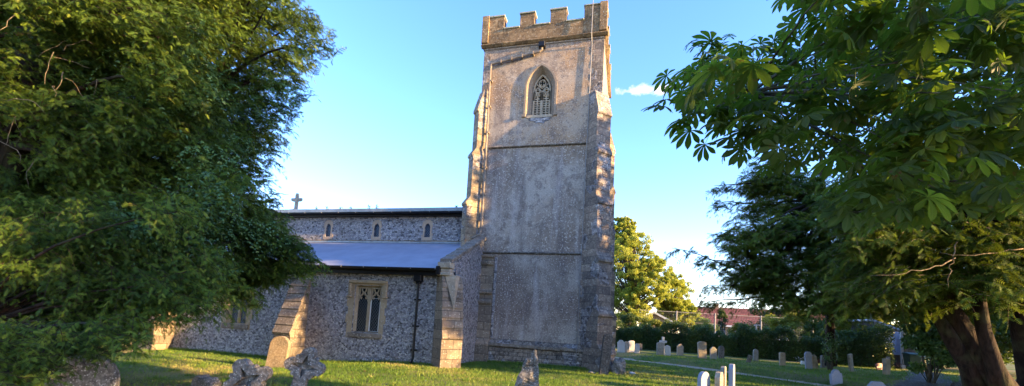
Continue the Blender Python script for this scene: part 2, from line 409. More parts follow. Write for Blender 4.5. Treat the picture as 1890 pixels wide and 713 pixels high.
# ------------------------------------------------------------ leaf templates
def t_spray(n=9, nl=.30, w=.075):
    V = []; F = []
    V += [(0,-.012,0),(0,.012,0),(1,0,-.06)]; F.append((0,1,2))
    for i in range(n):
        x = .06 + .9*i/(n-1); l = nl*(1 - .55*(i/(n-1))**2)
        for s in (-1, 1):
            b = len(V); z = -.06*x*x
            V += [(x-w*.5, 0, z), (x+w*.5, 0, z), (x+l*.45, s*l*.9, z-.03)]
            F.append((b, b+1, b+2) if s > 0 else (b+1, b, b+2))
    V = np.array(V, float); return V, np.array(F)
SPRAY = t_spray(7, .38, .12)
SPRAYC = t_spray(5, .42, .17)
def t_leaf():   # kite folded along its midrib
    V = np.array([(0,0,0),(.45,-.3,.06),(1,0,-.05),(.45,.3,.06)], float)
    return V, np.array([(0,1,2),(0,2,3)])
LEAF = t_leaf()
def t_palmate():
    V = []; F = []; UV = []
    for an, ln in ((-118,.62),(-72,.82),(-34,.96),(0,1.),(34,.96),(72,.82),(118,.62)):
        a = math.radians(an); ca, sa = math.cos(a), math.sin(a); base = len(V)
        rows = [(.0,.012),(.25,.06),(.5,.125),(.7,.165),(.84,.135),(.94,.06),(1.0,.004)]
        for t, w in rows:
            for s in (-1, 0, 1):
                x, y = ln*t, ln*w*s*1.05
                z = -.42*ln*t*t + (.035*abs(s)*ln if t > .1 else 0)
                V.append((x*ca - y*sa, x*sa + y*ca, z)); UV.append((t, w*s))
        for i in range(len(rows)-1):
            for c in (0, 1):
                q = base + i*3 + c; F.append((q, q+1, q+4, q+3))
    # stalk
    b = len(V); V += [(-.75,-.012,.14),(-.75,.012,.14),(0,.012,0),(0,-.012,0)]; UV += [(0,0)]*4; F.append((b,b+1,b+2,b+3))
    return np.array(V, float), np.array(F), np.array(UV, float)
PALM = t_palmate()

# ------------------------------------------------------------ foliage generators
def fronds(clusters, root, per, spread, flen, ns, size, T, name, mat, parent, droop=.45, rise=.15, seed=1, twigs=None, twig_r=.006, flat=.7):
    r = np.random.default_rng(seed); C = np.array(clusters, float); n = len(C)
    ci = np.repeat(np.arange(n), per); m = len(ci)
    out = C[ci] - np.array(root, float)[None]; out[:, 2] *= .25; out = unit(out)
    d = out*1.0 + r.normal(0, .75, (m, 3))*np.array([1, 1, .45]); d[:, 2] += rise; d = unit(d)
    off = r.normal(0, 1, (m, 3)); off = unit(off)*r.uniform(0, 1, (m, 1))**(1/2.2)*spread; off[:, 2] *= flat
    s = C[ci] + off - d*flen*.5; ln = flen*r.uniform(.6, 1.3, m)
    side = unit(np.cross(d, np.array([0,0,1.])[None] + r.normal(0, .25, (m, 3)))); cr = r.uniform(0, 1, n)[ci]
    O = []; D = []; Z = []; Q = []; CL = []
    for k in range(ns):
        t = (k+.5)/ns; p = s + d*(ln*t)[:, None]; p[:, 2] -= droop*ln*t*t
        tan = d.copy(); tan[:, 2] -= 2*droop*t; tan = unit(tan)
        for sg in ((-1, 1) if k < ns-1 else (0,)):
            dd = tan*.75 + side*sg*.85; dd[:, 2] -= .35; dd += r.normal(0, .28, dd.shape)
            O.append(p); D.append(dd); nn = np.cross(side, tan) + r.normal(0, .6, dd.shape); Z.append(nn)
            Q.append(size*(1-.35*t)*r.uniform(.7, 1.25, m)); CL.append(cr)
    O = np.concatenate(O); D = np.concatenate(D); Z = np.concatenate(Z); Q = np.concatenate(Q); CL = np.concatenate(CL)
    rn = np.clip(r.normal(.42, .27, len(O)), 0, 1)
    scatter(O, D, Z, Q, T[0], T[1], rn, CL, name, mat, parent)
    if twigs is not None:      # three-sided twigs in one mesh
        K = 5; ts = np.linspace(0, 1, K); P_ = s[:, None, :] + d[:, None, :]*(ln[:, None]*ts[None])[..., None]
        P_[..., 2] -= droop*ln[:, None]*ts[None]**2
        rad = twig_r*(1.15-ts)[None, :, None]; up = np.cross(side, d)
        A = P_ + up[:, None, :]*rad; B = P_ + (side[:, None, :]*.87 - up[:, None, :]*.5)*rad; Cc = P_ - (side[:, None, :]*.87 + up[:, None, :]*.5)*rad
        V = np.stack([A, B, Cc], 2).reshape(-1, 3); F = []
        idx = (np.arange(m)*K*3)[:, None]
        for k in range(K-1):
            for a_, b_ in ((0,1),(1,2),(2,0)):
                F.append(np.concatenate([idx+k*3+a_, idx+k*3+b_, idx+(k+1)*3+b_, idx+(k+1)*3+a_], 1))
        np_mesh('twigs', V, np.concatenate(F), twigs, parent)

def limb_path(a, b, n=7, sag=.0, wob=.12):
    a = Vector(a); b = Vector(b); l = (b-a).length; pts = []
    o1 = Vector((random.uniform(-1,1), random.uniform(-1,1), random.uniform(-.5,.8)))*wob*l
    for i in range(n):
        t = i/(n-1); p = a.lerp(b, t) + o1*math.sin(math.pi*t)*.6
        p.z += sag*l*math.sin(math.pi*t)
        p += Vector([random.uniform(-1,1)]*3)*.012*l*(0 < i < n-1); pts.append(p)
    return pts

def branches(parent, hub, clusters, mat, r0=.09, r1=.012, sag=.08, every=1, hubs=None, name='branches', seg=6):
    mb = MB(); hubs = hubs or [hub]
    for i, c in enumerate(clusters[::every]):
        h = min(hubs, key=lambda q: (Vector(q)-Vector(c)).length)
        p = limb_path(h, c, 8, sag); rr = [r0*(1-t)**1.3 + r1 for t in [k/7 for k in range(8)]]
        mb.tube(p, rr, seg)
    return mb.build(name, mat, parent, smooth=True)

def crown_cloud(name, center, rad, n, size, T, mat, parent, seed=1, nclump=40, clump_r=.33, vert_dir=None, bottom=-.75):
    """leaf cloud made of many clumps on and in an uneven ellipsoid"""
    r = np.random.default_rng(seed); c = np.array(center, float); R = np.array(rad, float)
    u = unit(r.normal(0, 1, (nclump, 3))); u[:, 2] = np.where(u[:, 2] < bottom, -u[:, 2], u[:, 2])
    rr = r.uniform(.45, 1., (nclump, 1)); cc = c + u*R*rr; cs = r.uniform(.6, 1.3, nclump)*clump_r
    ci = r.integers(0, nclump, n); o = unit(r.normal(0, 1, (n, 3)))*(r.uniform(.2, 1, (n, 1))**.5)
    p = cc[ci] + o*R.mean()*cs[ci][:, None]*np.array([1, 1, .75])
    d = r.normal(0, 1, (n, 3)); d[:, 2] -= .5 if vert_dir is None else vert_dir
    nn = o + r.normal(0, .6, (n, 3)) + np.array([0, 0, .6])
    scatter(p, d, nn, size*r.uniform(.7, 1.3, n), T[0], T[1], r.uniform(0, 1, n), r.uniform(0, 1, nclump)[ci], name, mat, parent)
    return cc

# ============================================================ GROUND, PATHS
def smooth(t): t = min(max(t, 0), 1); return t*t*(3-2*t)
PATH = [(-4.5, 28.2), (-.28, 25.56), (.58, 24.6), (2.67, 23.0), (5.95, 19.88), (7.07, 18.6), (9.2, 16.2), (12.0, 13.6), (16, 11)]
def path_side(x, y):
    """signed distance to the path; positive beyond it (north-east side)"""
    best = 1e9; sg = 0
    for (ax, ay), (bx, by) in zip(PATH, PATH[1:]):
        dx, dy = bx-ax, by-ay; t = max(0, min(1, ((x-ax)*dx + (y-ay)*dy)/(dx*dx+dy*dy)))
        qx, qy = ax+dx*t, ay+dy*t; d = math.hypot(x-qx, y-qy)
        if d < best: best = d; sg = 1 if (dx*(y-ay) - dy*(x-ax)) > 0 else -1
    return best*sg
def gz(x, y):
    z = -.25*smooth((-7.5-x)/4.)
    if -8 < x < 60 and y > 8: z += .22*smooth((path_side(x, y)-.35)/1.1)*smooth((x+6)/4)
    z += .02*math.sin(x*.9+1.3*y)*math.sin(y*.7-.4*x)
    return z
def m_ground():
    m, nt = newmat('lawn'); p = pos(nt)
    n1 = noise(nt, p, .35, 5, .6); n2 = noise(nt, p, 2.3, 5, .65); n3 = noise(nt, p, 40, 4, .7)
    c = mix(nt, ramp(nt, n2, [(.35, 0.), (.65, 1.)]), (.05,.085,.016), (.10,.15,.028))
    c = mix(nt, ramp(nt, n1, [(.44, 0.), (.58, .9)]), c, (.23,.175,.09))
    # bare, needle-strewn soil under the yews
    g = N(nt, 'ShaderNodeSeparateXYZ'); L(nt, p, g.inputs[0])
    def blob(cx, cy, r0, r1):
        v = N(nt, 'ShaderNodeVectorMath', operation='DISTANCE'); cb = N(nt, 'ShaderNodeCombineXYZ')
        L(nt, g.outputs['X'], cb.inputs[0]); L(nt, g.outputs['Y'], cb.inputs[1]); L(nt, cb.outputs[0], v.inputs[0]); v.inputs[1].default_value = (cx, cy, 0)
        dd = math_(nt, 'ADD', v.outputs['Value'], math_(nt, 'MULTIPLY', math_(nt, 'SUBTRACT', n2, .5), 3.5))
        mr = N(nt, 'ShaderNodeMapRange'); L(nt, dd, mr.inputs['Value']); mr.inputs['From Min'].default_value = r0; mr.inputs['From Max'].default_value = r1
        mr.inputs['To Min'].default_value = 1; mr.inputs['To Max'].default_value = 0; return mr.outputs[0]
    soil = mix(nt, ramp(nt, noise(nt, p, 12, 5, .7), [(.35, 0.), (.7, 1.)]), (.05,.032,.02), (.17,.115,.07))
    c = mix(nt, blob(14.0, 19.5, 3.2, 5.5), c, soil)
    c = mix(nt, blob(-9, 5.5, 2.6, 4.4), c, soil)
    c = mix(nt, math_(nt, 'MULTIPLY', ramp(nt, n3, [(.5, 0.), (.7, 1.)]), .35), c, (.2,.2,.09))
    finish(nt, c, .95, math_(nt, 'ADD', n3, n2), .7, .04, .1); return m
xs = [-300,-150,-80,-50,-35,-28] + [-24+.5*i for i in range(97)] + [28,35,50,80,150,300]
ys = [-200,-100,-50,-20,-8,-2] + [.5*i for i in range(1,81)] + [44,50,60,80,120,200,400]
mb = MB(); nx = len(xs)
for y in ys:
    for x in xs: mb.v.append((x, y, gz(x, y)))
for j in range(len(ys)-1):
    for i in range(nx-1):
        a = j*nx+i; mb.f.append((a, a+1, a+nx+1, a+nx)); mb.m.append(0)
o = mb.build('ground', m_ground(), smooth=True); tag(o, kind='structure')
# trodden path: a strip following the ground
def strip(name, pts, w, mat, dz=.012, sub=8, edge=.12):
    mb = MB(); P_ = []
    for i in range(len(pts)-1):
        for k in range(sub):
            t = k/sub
            p0 = pts[max(i-1, 0)]; p1 = pts[i]; p2 = pts[i+1]; p3 = pts[min(i+2, len(pts)-1)]
            P_.append(tuple(.5*((2*p1[j]) + (-p0[j]+p2[j])*t + (2*p0[j]-5*p1[j]+4*p2[j]-p3[j])*t*t + (-p0[j]+3*p1[j]-3*p2[j]+p3[j])*t**3) for j in (0, 1)))
    rows = []
    for i, p in enumerate(P_):
        a = P_[max(i-1, 0)]; b = P_[min(i+1, len(P_)-1)]; dx, dy = b[0]-a[0], b[1]-a[1]; l = math.hypot(dx, dy)
        row = []
        for s in (-1, -.4, .4, 1):
            ww = w/2*s*(1+edge*random.uniform(-1, 1)); x, y = p[0]-dy/l*ww, p[1]+dx/l*ww
            row.append((x, y, gz(x, y)+dz+(.012 if abs(s) < .5 else 0)))
        rows.append(row)
    for r0, r1 in zip(rows, rows[1:]):
        for k in range(3): mb.face([r0[k], r0[k+1], r1[k+1], r1[k]])
    o = mb.build(name, mat, smooth=True); tag(o, kind='structure'); return o
strip('path', PATH, .85, CHALK, .02)
strip('paved_path', [(9.3,17.6),(11.3,20.6),(13.4,24),(15.4,27.8),(16.6,30.8)], 1.5, TAR, .03, edge=.04)

# ============================================================ CHURCH
YT = 17.7; XL, XR = -6.55, -1.2; YN = YT+5.2
CH = empty('church', (-6.5, 17.7, 0), label='flint and rendered stone parish church with battlemented square west tower', cat='church')
# ---- pointed arches
def arch(x0, x1, z0, zs, za, n=9):
    a = (x1-x0)/2; h = za-zs; Rr = (a*a+h*h)/(2*a); pts = [(x0, z0), (x1, z0)]
    th = math.asin(min(1, h/Rr))
    for i in range(n+1): t = th*i/n; pts.append((x1-Rr+Rr*math.cos(t), zs+Rr*math.sin(t)))
    for i in range(n-1, -1, -1): t = th*i/n; pts.append((x0+Rr-Rr*math.cos(t), zs+Rr*math.sin(t)))
    return pts
# ---- tower walls in three stages
bw_out = arch(-4.46, -3.22, 10.68, 11.95, 12.93)
bw_in = arch(-4.22, -3.44, 10.72, 11.95, 12.70)
def stage(name, z0, z1, grow, holes=(), mat=RENDER):
    mb = MB(); x0, x1, y0, y1 = XL-grow, XR+grow, YT-grow, YN+grow
    mb.wall([(x0,z0),(x1,z0),(x1,z1),(x0,z1)], list(holes), y0, .001 if not holes else .05)
    mb.face([(x1,y0,z0),(x1,y1,z0),(x1,y1,z1),(x1,y0,z1)]); mb.face([(x0,y0,z0),(x0,y1,z0),(x0,y1,z1),(x0,y0,z1)])
    mb.face([(x0,y1,z0),(x1,y1,z0),(x1,y1,z1),(x0,y1,z1)]); mb.face([(x0,y0,z1),(x1,y0,z1),(x1,y1,z1),(x0,y1,z1)])
    return mb.build(name, mat, CH)
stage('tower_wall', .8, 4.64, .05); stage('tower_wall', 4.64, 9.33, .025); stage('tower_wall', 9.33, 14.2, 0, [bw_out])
mb = MB(); g = .17      # plinth with sloping top and broken underside
mb.prism([(0,-.5),(g,-.5),(g,.62),(g+.05,.66),(g+.04,.78),(.04,.95),(0,.95)], ((XL+XR)/2, YT-.01, 0), (0,-1,0), (0,0,1), (1,0,0), XR-XL+.2)
mb.prism([(0,-.5),(g,-.5),(g,.62),(g+.05,.66),(g+.04,.78),(.04,.95),(0,.95)], (XR+.01, (YT+YN)/2, 0), (1,0,0), (0,0,1), (0,1,0), YN-YT+.2)
mb.build('plinth', PLINTH, CH)
mb = MB()
for i in range(14):   # ragged drip moulding on top of the plinth
    x0 = -5.4 + i*.27; dz = random.uniform(-.025, .02)
    mb.box(x0, x0+.268, YT-.27-random.uniform(0,.02), YT-.13, .665+dz, .80+dz)
mb.build('plinth_moulding', SLAB, CH, bevel=.015)
def course(name, z, proj, h, mat, x0=XL, x1=XR, y0=YT, y1=YN, front_only=None):
    mb = MB(); pr = [(-.02,-h),(proj*.35,-h),(proj,-h*.45),(proj,-h*.2),(0,h*.45),(-.02,h*.45)]
    fx0, fx1 = front_only or (x0-proj, x1+proj)
    mb.prism(pr, ((fx0+fx1)/2, y0, z), (0,-1,0), (0,0,1), (1,0,0), fx1-fx0)
    if not front_only: fx0, fx1 = x0, x1
    mb.prism(pr, (x1, (y0+y1)/2, z), (1,0,0), (0,0,1), (0,1,0), y1-y0-.004)
    mb.prism(pr, (x0, (y0+y1)/2, z), (-1,0,0), (0,0,1), (0,1,0), y1-y0-.004)
    mb.prism(pr, ((x0+x1)/2, y1, z), (0,1,0), (0,0,1), (1,0,0), x1-x0+2*proj-.004)
    return mb.build(name, mat, CH)
course('string_course', 9.33, .11, .08, DRIP, front_only=(-6.03, -1.77))
course('string_course', 4.64, .12, .09, DRIP, front_only=(-6.0, -1.77))
course('parapet_string', 14.2, .15, .15, PARA)
course('parapet_string', 13.98, .04, .05, SLAB)
# stone dressings at the corners of the upper stage
mb = MB(); m2 = MB(); z = 9.45; k = 0
while z < 13.85:
    hgt = random.uniform(.27, .36); w = (.42, .5)[k % 2]+random.uniform(-.03,.03)
    mb.box(XR-w, XR+.012, YT-.012, YT+.3, z, min(z+hgt+.002, 13.88)); m2.box(XL-.012, XL+w*.6, YT-.012, YT+.3, z, min(z+hgt+.002, 13.88)); z += hgt; k += 1
mb.build('quoins', BUTT, CH); m2.build('quoins', BUTT, CH)
mb = MB(); z = .98; k = 0
while z < 9.2:
    hgt = random.uniform(.27, .36); w = (.48, .56)[k % 2]+random.uniform(-.02,.02); gg = .062 if z < 4.5 else .037
    mb.box(XR-w, XR+gg, YT-gg, YT+.3, z, z+hgt+.002)
    z += hgt; k += 1
mb.build('quoins', BUTT, CH, bevel=.008)
# ---- parapet with merlons
PX0, PX1, PY0, PY1 = XL-.12, XR+.08, YT-.08, YN+.1; ZC, ZM = 14.90, 15.52; th = .38
mb = MB(); cp = MB()
mer = [(PX0, -5.68), (-4.94, -4.27), (-3.56, -2.86), (-2.08, PX1)]
def pwall(along, a0, a1, b0, b1, ms):
    def bx(m_, p0, p1, q0, q1, z0, z1):
        if along == 'x': m_.box(p0, p1, q0, q1, z0, z1)
        else: m_.box(q0, q1, p0, p1, z0, z1)
    bx(mb, a0, a1, b0, b1, 14.21, ZC-.07)
    e = a0
    for i, (m0, m1) in enumerate(ms):
        bx(mb, m0, m1, b0, b1, ZC-.07, ZM-.07)
        cp = MB(); bx(cp, m0-.03*(i > 0), m1+.03*(i < len(ms)-1), b0-.05, b1+.04, ZM-.07, ZM+random.uniform(-.01,.02)); cp.build('coping_stone', COPING, CH, bevel=.012)
        if m0 > e: cp = MB(); bx(cp, e+.002, m0-.002, b0-.05, b1+.04, ZC-.07, ZC); cp.build('coping_stone', COPING, CH, bevel=.012)
        e = m1
pwall('x', PX0, PX1, PY0, PY0+th, mer)
pwall('x', PX0, PX1, PY1-th, PY1, mer)
ln = PY1-PY0-2*th-.01; ya = PY0+th+.005
my = [(ya, ya+.5), (ya+1.15, ya+1.8), (ya+2.5, ya+3.15), (ya+ln-.5, ya+ln)]
pwall('y', ya, ya+ln, PX0, PX0+th, my); pwall('y', ya, ya+ln, PX1-th, PX1, my)
mb.build('parapet_wall', PARA, CH, bevel=.012)
for xx in (PX0-.03, PX1-.29):
    mb = MB(); mb.box(xx, xx+.32, PY0-.07, PY0+.25, 14.24, ZM+.03); mb.build('corner_pilaster', PARA, CH, bevel=.012)
mb = MB(); mb.box(PX0+.3, PX1-.3, PY0+.3, PY1-.3, 14.21, 14.3); mb.build('tower_roof', LEAD, CH)
# ---- diagonal buttresses
def dbut(cx, cy, dx, dy, w, prof, mat, name='buttress'):
    mb = MB(); mb.prism(prof, (cx, cy, 0), (dx*S2, dy*S2, 0), (0,0,1), (-dy*S2, dx*S2, 0), w)
    return mb.build(name, mat, CH, bevel=.01)
def bprof(st, top):
    """st = [(z_bottom, L)] from the top down"""
    p = [(-.5, top)]; p.append((.0, top))
    prevz = None
    for i, (zb, Lr) in enumerate(st):
        zt = top-.95 if i == 0 else st[i-1][0]
        p += [(Lr+.065, zt-.0), (Lr+.065, zt-.09), (Lr+.01, zt-.13), (Lr, zt-.17)]
        p.append((Lr, zb+ .30 if i < len(st)-1 else zb))
    p.append((-.5, st[-1][0])); return p
W_ = .76
dbut(XR, YT, 1, -1, W_, bprof([(8.85,.20),(6.7,.30),(4.35,.43),(2.2,.57),(.75,.70),(-.4,.92)], 11.5), BUTT)
dbut(XL, YT, -1, -1, .46, bprof([(8.95,.20),(6.75,.33),(4.35,.47),(2.2,.6),(-.4,.7)], 12.0), BUTTB)
dbut(XR, YN, 1, 1, .6, bprof([(8.85,.34),(6.7,.44),(4.35,.55),(2.2,.66),(-.4,.85)], 12.0), BUTTB)
dbut(XL, YN, -1, 1, W_, bprof([(8.85,.55),(6.7,.68),(-.4,.9)], 11.6), BUTT)
# carved remains of the old buttress beside the aisle wall
mb = MB()
mb.prism([(-.2,-.4),(.34,-.4),(.34,.72),(.28,.8),(.18,.95),(.16,2.35),(.24,2.42),(.24,2.5),(.12,2.62),(.12,2.78),(.22,2.84),(.22,2.9),(.1,3.0),(.1,4.0),(.2,4.08),(.22,4.2),(.12,4.24),(.12,4.34),(.2,4.4),(.2,4.47),(-.2,4.56)], (-5.72, YT-.05, 0), (0,-1,0), (0,0,1), (1,0,0), .56)
mb.build('old_buttress_stub', STONE, CH, bevel=.01)
mb = MB(); mb.box(-5.42, -5.33, YT-.125, YT, 1.0, 4.4); mb.build('stub_edging', FLINT, CH)
# ---- belfry window
BW = MB(); BW.loft(bw_out, YT+.0, bw_in, YT+.34)
bw = BW.build('belfry_window', REC, CH)
mb = MB(); hp = arch(-4.52, -3.16, 10.75, 11.95, 13.0, 12)[1:] + [(-4.52, 10.75)]
mb.ribbon(hp, .09, YT-.06, YT+.01); mb.box(-4.62,-4.46,YT-.08,YT+.01,10.64,10.75); mb.box(-3.22,-3.06,YT-.08,YT+.01,10.64,10.75)
mb.build('hood_mould', REC, bw)
mb = MB(); mb.box(-4.4,-3.28,YT-.04,YT+.4,10.58,10.70); mb.build('sill', TRIM, bw)
mb = MB(); y0, y1 = YT+.24, YT+.33     # tracery
xc = -3.83; mb.box(xc-.055, xc+.055, y0, y1, 10.7, 11.95)
for c in (-4.025, -3.635):
    a = arch(c-.165, c+.165, 11.5, 11.78, 12.1, 7)[1:] + [(c-.165, 11.5)]
    mb.ribbon(a, .05, y0, y1)
    for s in (-1, 1): mb.ribbon([(c+s*.14, 11.72), (c+s*.05, 11.74), (c+s*.045, 11.82), (c+s*.1, 11.9)], .035, y0+.01, y1)
    mb.ribbon([(c+.075*math.cos(t*math.pi/4), 11.93+.075*math.sin(t*math.pi/4)) for t in range(8)], .03, y0+.01, y1, True)
mb.ribbon([(xc+.15*math.cos(t*math.pi/6), 12.3+.15*math.sin(t*math.pi/6)) for t in range(12)], .04, y0, y1, True)
for t in range(4): mb.ribbon([(xc+.13*math.cos(t*math.pi/2+.78), 12.3+.13*math.sin(t*math.pi/2+.78)), (xc+.05*math.cos(t*math.pi/2+.78), 12.3+.05*math.sin(t*math.pi/2+.78))], .035, y0+.01, y1)
mb.ribbon(arch(-4.19, -3.47, 10.72, 11.95, 12.67, 9)[1:]+[(-4.19, 10.72)], .07, y0, y1)
for s in (-1, 1): mb.ribbon([(xc+s*.0, 12.05), (xc+s*.1, 12.14), (xc+s*.2, 12.2), (xc+s*.27, 12.28)], .035, y0, y1)
mb.build('tracery', TRIM, bw)
mb = MB(); y0, y1 = YT+.29, YT+.345     # pierced stone louvres
for c in (-4.025, -3.635):
    for x in (c-.155, c, c+.155): mb.box(x-.028, x+.028, y0, y1, 10.72, 11.85)
    for k in range(11): z = 10.74+.107*k; mb.box(c-.17, c+.17, y0+.004, y1, z-.02, z+.03)
mb.box(-4.2, -3.45, y0+.01, y1, 11.86, 11.93)
mb.build('louvre', TRIM, bw)
mb = MB(); mb.face([(x, YT+.42, z) for x, z in bw_out]); mb.build('dark_opening', DARK, bw)  # near-black panel stands in for the unlit belfry interior
mb = MB(); q = [(-4.34,10.58),(-4.28,10.47),(-4.1,10.43),(-3.95,10.33),(-3.8,10.36),(-3.66,10.29),(-3.55,10.42),(-3.4,10.44),(-3.32,10.57)]
mb.prism(q, (0, YT-.012, 0), (1,0,0), (0,0,1), (0,1,0), .03)
mb.build('rubble_patch', FLINT2, bw)
# ---- pipes on the tower
mb = MB(); mb.box(-4.0,-3.72,YT-.24,YT-.0,13.73,13.97); mb.cur = 0; mb.build('rainwater_head', BLACK, CH, bevel=.02)
mb = MB(); py = YT-.13
mb.tube([(-3.86,py,13.8),(-3.86,py,13.62),(-3.95,py,13.56),(-5.9,py,13.36-.13),(-6.14,py,13.18),(-6.17,py,13.0)], .055, 8)
for t in (.15,.4,.65,.9): mb.box(-3.95-1.95*t-.03, -3.95-1.95*t+.03, YT-.2, YT, 13.56-.33*t-.08, 13.56-.33*t+.07)
mb.build('drainpipe', IRON, CH, smooth=False)
mb = MB(); mb.tube([(-6.17,py,13.0),(-6.14,py,9.5),(-6.13,py-.06,9.3),(-6.13,py-.0,9.0),(-6.12,py,5.6),(-6.16,py-.06,5.38),(-6.45,py-.12,5.22),(-6.75,py-.12,5.16)], .045, 8)
for z in (12.4,11.2,10.,8.4,7.2,6.1): mb.box(-6.2,-6.07,YT-.17,YT,z-.03,z+.03)
mb.build('drainpipe', IRON, CH)
mb = MB(); mb.tube([(-1.72,YT-.17,15.6),(-1.72,YT-.2,14.1),(-1.70,YT-.04,13.7),(-1.73,YT-.055,9.6),(-1.74,YT-.2,9.3),(-1.75,YT-.09,8.9),(-1.76,YT-.12,4.9),(-1.76,YT-.24,4.6),(-1.77,YT-.12,4.3),(-1.78,YT-.15,1.),(-1.78,YT-.3,.75),(-1.79,YT-.26,0)], .016, 5)
mb.build('lightning_conductor', CABLE, CH)

# ---- south aisle
YA = 14.35; XW = -6.0; XE = -19.2
w1 = [(-9.86,1.0),(-8.76,1.0),(-8.76,2.74),(-9.86,2.74)]; w2 = [(-15.75,.98),(-14.78,.98),(-14.78,2.5),(-15.75,2.5)]
mb = MB(); mb.wall([(XE,-.6),(XW,-.6),(XW,3.36),(XE,3.36)], [w1, w2], YA, .35)
mb.build('aisle_wall', FLINT, CH)
mb = MB()   # west end of the aisle (raking top), facing the sunset
mb.prism([(0,-.5),(3.5,-.5),(3.5,5.18),(0,3.68)], (XW+.003, YA, 0), (0,1,0), (0,0,1), (1,0,0), .5)
mb.v = [(x-.253, y, z) for x, y, z in mb.v]; mb.build('aisle_west_wall', FLINT2, CH)
mb = MB(); n = 8    # raking coping slabs
for i in range(n):
    t0, t1 = i/n, (i+1)/n; ya_, yb_ = YA-.30+3.72*t0, YA-.30+3.72*t1-.02; za, zb = 3.62+1.6*t0, 3.62+1.6*(t1)-.01; dz = random.uniform(0,.03)
    xa, xb = XW-.36, XW+.10+random.uniform(0,.02)
    mb.solid([(xa,ya_,za+.0),(xb,ya_,za),(xb,yb_,zb),(xa,yb_,zb),(xa,ya_,za+.13+dz),(xb,ya_,za+.13+dz),(xb,yb_,zb+.13),(xa,yb_,zb+.13)],
             [(0,3,2,1),(4,5,6,7),(0,1,5,4),(1,2,6,5),(2,3,7,6),(3,0,4,7)])
mb.build('raking_coping', SLAB, CH, bevel=.012)
mb = MB()   # kneeler block below the coping with a moulded foot
mb.box(XW-.42,XW+.07,YA-.36,YA+.05,3.44,3.66); mb.box(XW-.38,XW+.04,YA-.30,YA+.05,3.30,3.44); mb.box(XW-.42,XW+.07,YA-.34,YA+.05,3.18,3.30)
mb.build('kneeler', TRIM, CH, bevel=.02)
def rake(L0, z0, L1, z1, n, lip=.035):
    p = []
    for i in range(n):
        t0, t1 = i/n, (i+1)/n; la, lb = L0+(L1-L0)*t0, L0+(L1-L0)*t1; za, zb = z0+(z1-z0)*t0, z0+(z1-z0)*t1
        p += [(la, za), (lb+lip, zb+.045), (lb+lip, zb+.0)]
    return p
cx, cy = XW, YA
mb = MB(); pr = [(-.45,3.18),(.06,3.18)] + rake(.10,3.1,.46,1.0,6) + [(.44,.98),(.44,-.5),(-.45,-.5)]
mb.prism(pr, (cx, cy, 0), (S2,-S2,0), (0,0,1), (S2,S2,0), .78); mb.build('aisle_diagonal_buttress', STONE, CH, bevel=.01)
mb = MB()   # the wall corner runs down in a V over the buttress slabs
d = Vector((S2,-S2,0)); s_ = Vector((S2,S2,0)); o_ = Vector((cx,cy,0))
A_ = o_+d*.12-s_*.30+Vector((0,0,3.2)); B_ = o_+d*.12+s_*.26+Vector((0,0,3.2)); C_ = o_+d*.42+Vector((0,0,1.95)); D_ = o_+d*.34+Vector((0,0,3.2))
mb.face([A_,D_,C_]); mb.face([D_,B_,C_]); mb.face([A_,B_,D_]); mb.face([A_,C_,B_]); mb.build('corner_spur', TRIM, CH)
def sbut(x0, x1, zt, prj, zb, mat=STONE, gz0=-.5):
    mb = MB(); pr = [(-.1, zt)] + rake(.02, zt, prj, zb, 7, .03) + [(prj-.01, zb-.02), (prj-.01, gz0), (-.1, gz0)]
    mb.prism(pr, ((x0+x1)/2, YA, 0), (0,-1,0), (0,0,1), (1,0,0), x1-x0); o = mb.build('aisle_buttress', mat, CH, bevel=.008)
    # slab caps, a shade darker, laid over the slope
    mb = MB(); n = 7
    for i in range(n):
        t0, t1 = i/n, (i+1)/n; la, lb = .05+(prj-.02)*t0, .05+(prj-.02)*t1; za, zb_ = zt+(zb-zt)*t0, zt+(zb-zt)*t1
        ya_, yb_ = YA-la-.02, YA-lb-.05
        mb.solid([(x0-.02,ya_+.06,za),(x1+.02,ya_+.06,za),(x1+.02,yb_+.06,zb_+.02),(x0-.02,yb_+.06,zb_+.02),(x0-.02,ya_,za+.05),(x1+.02,ya_,za+.05),(x1+.02,yb_,zb_+.07),(x0-.02,yb_,zb_+.07)],
                 [(0,3,2,1),(4,5,6,7),(0,1,5,4),(1,2,6,5),(2,3,7,6),(3,0,4,7)])
    mb.build('slabs', SLAB, o, bevel=.01); return o
sbut(-12.62, -11.87, 2.85, .80, .75); sbut(-19.15, -18.4, 2.85, .85, .75)
# roof, gutter and downpipe
mb = MB(); rx0, rx1 = XE-.1, XW-.34
mb.prism([(-.28,3.36),(3.65,4.98),(3.65,5.06),(-.30,3.44)], ((rx0+rx1)/2, YA, 0), (0,1,0), (0,0,1), (1,0,0), rx1-rx0); mb.build('aisle_roof', ROOF, CH)
mb = MB(); x = rx0
while x < rx1-.2: l = random.uniform(.5,.9); mb.box(x, min(x+l, rx1)-.012, YA+3.55, YA+3.668, 5.04, 5.10+random.uniform(0,.02)); x += l
mb.build('lead_flashing', LEAD, CH)
def gutter(x0, x1, y, z, r, name='gutter'):
    mb = MB(); pr = [(-r,0),(-r*.95,-r*.5),(-r*.6,-r*.9),(0,-r*1.05),(r*.6,-r*.9),(r*.95,-r*.5),(r,0),(r*.85,0),(r*.5,-r*.7),(0,-r*.85),(-r*.5,-r*.7),(-r*.85,0)]
    mb.prism(pr, ((x0+x1)/2, y, z), (0,1,0), (0,0,1), (1,0,0), x1-x0); g = mb.build(name, BLACK, CH)
    x = x0+.4
    while x < x1: mb = MB(); mb.box(x-.015, x+.015, y-r-.012, y-r+.004, z-.05, z+.01); mb.build('gutter_joint', CABLE, g); x += .95
    return g
gutter(XE, XW-.40, YA-.36, 3.42, .10)
mb = MB(); mb.box(XE, XW-.36, YA-.22, YA-.004, 3.18, 3.36); mb.build('soffit_board', BLACK, CH)
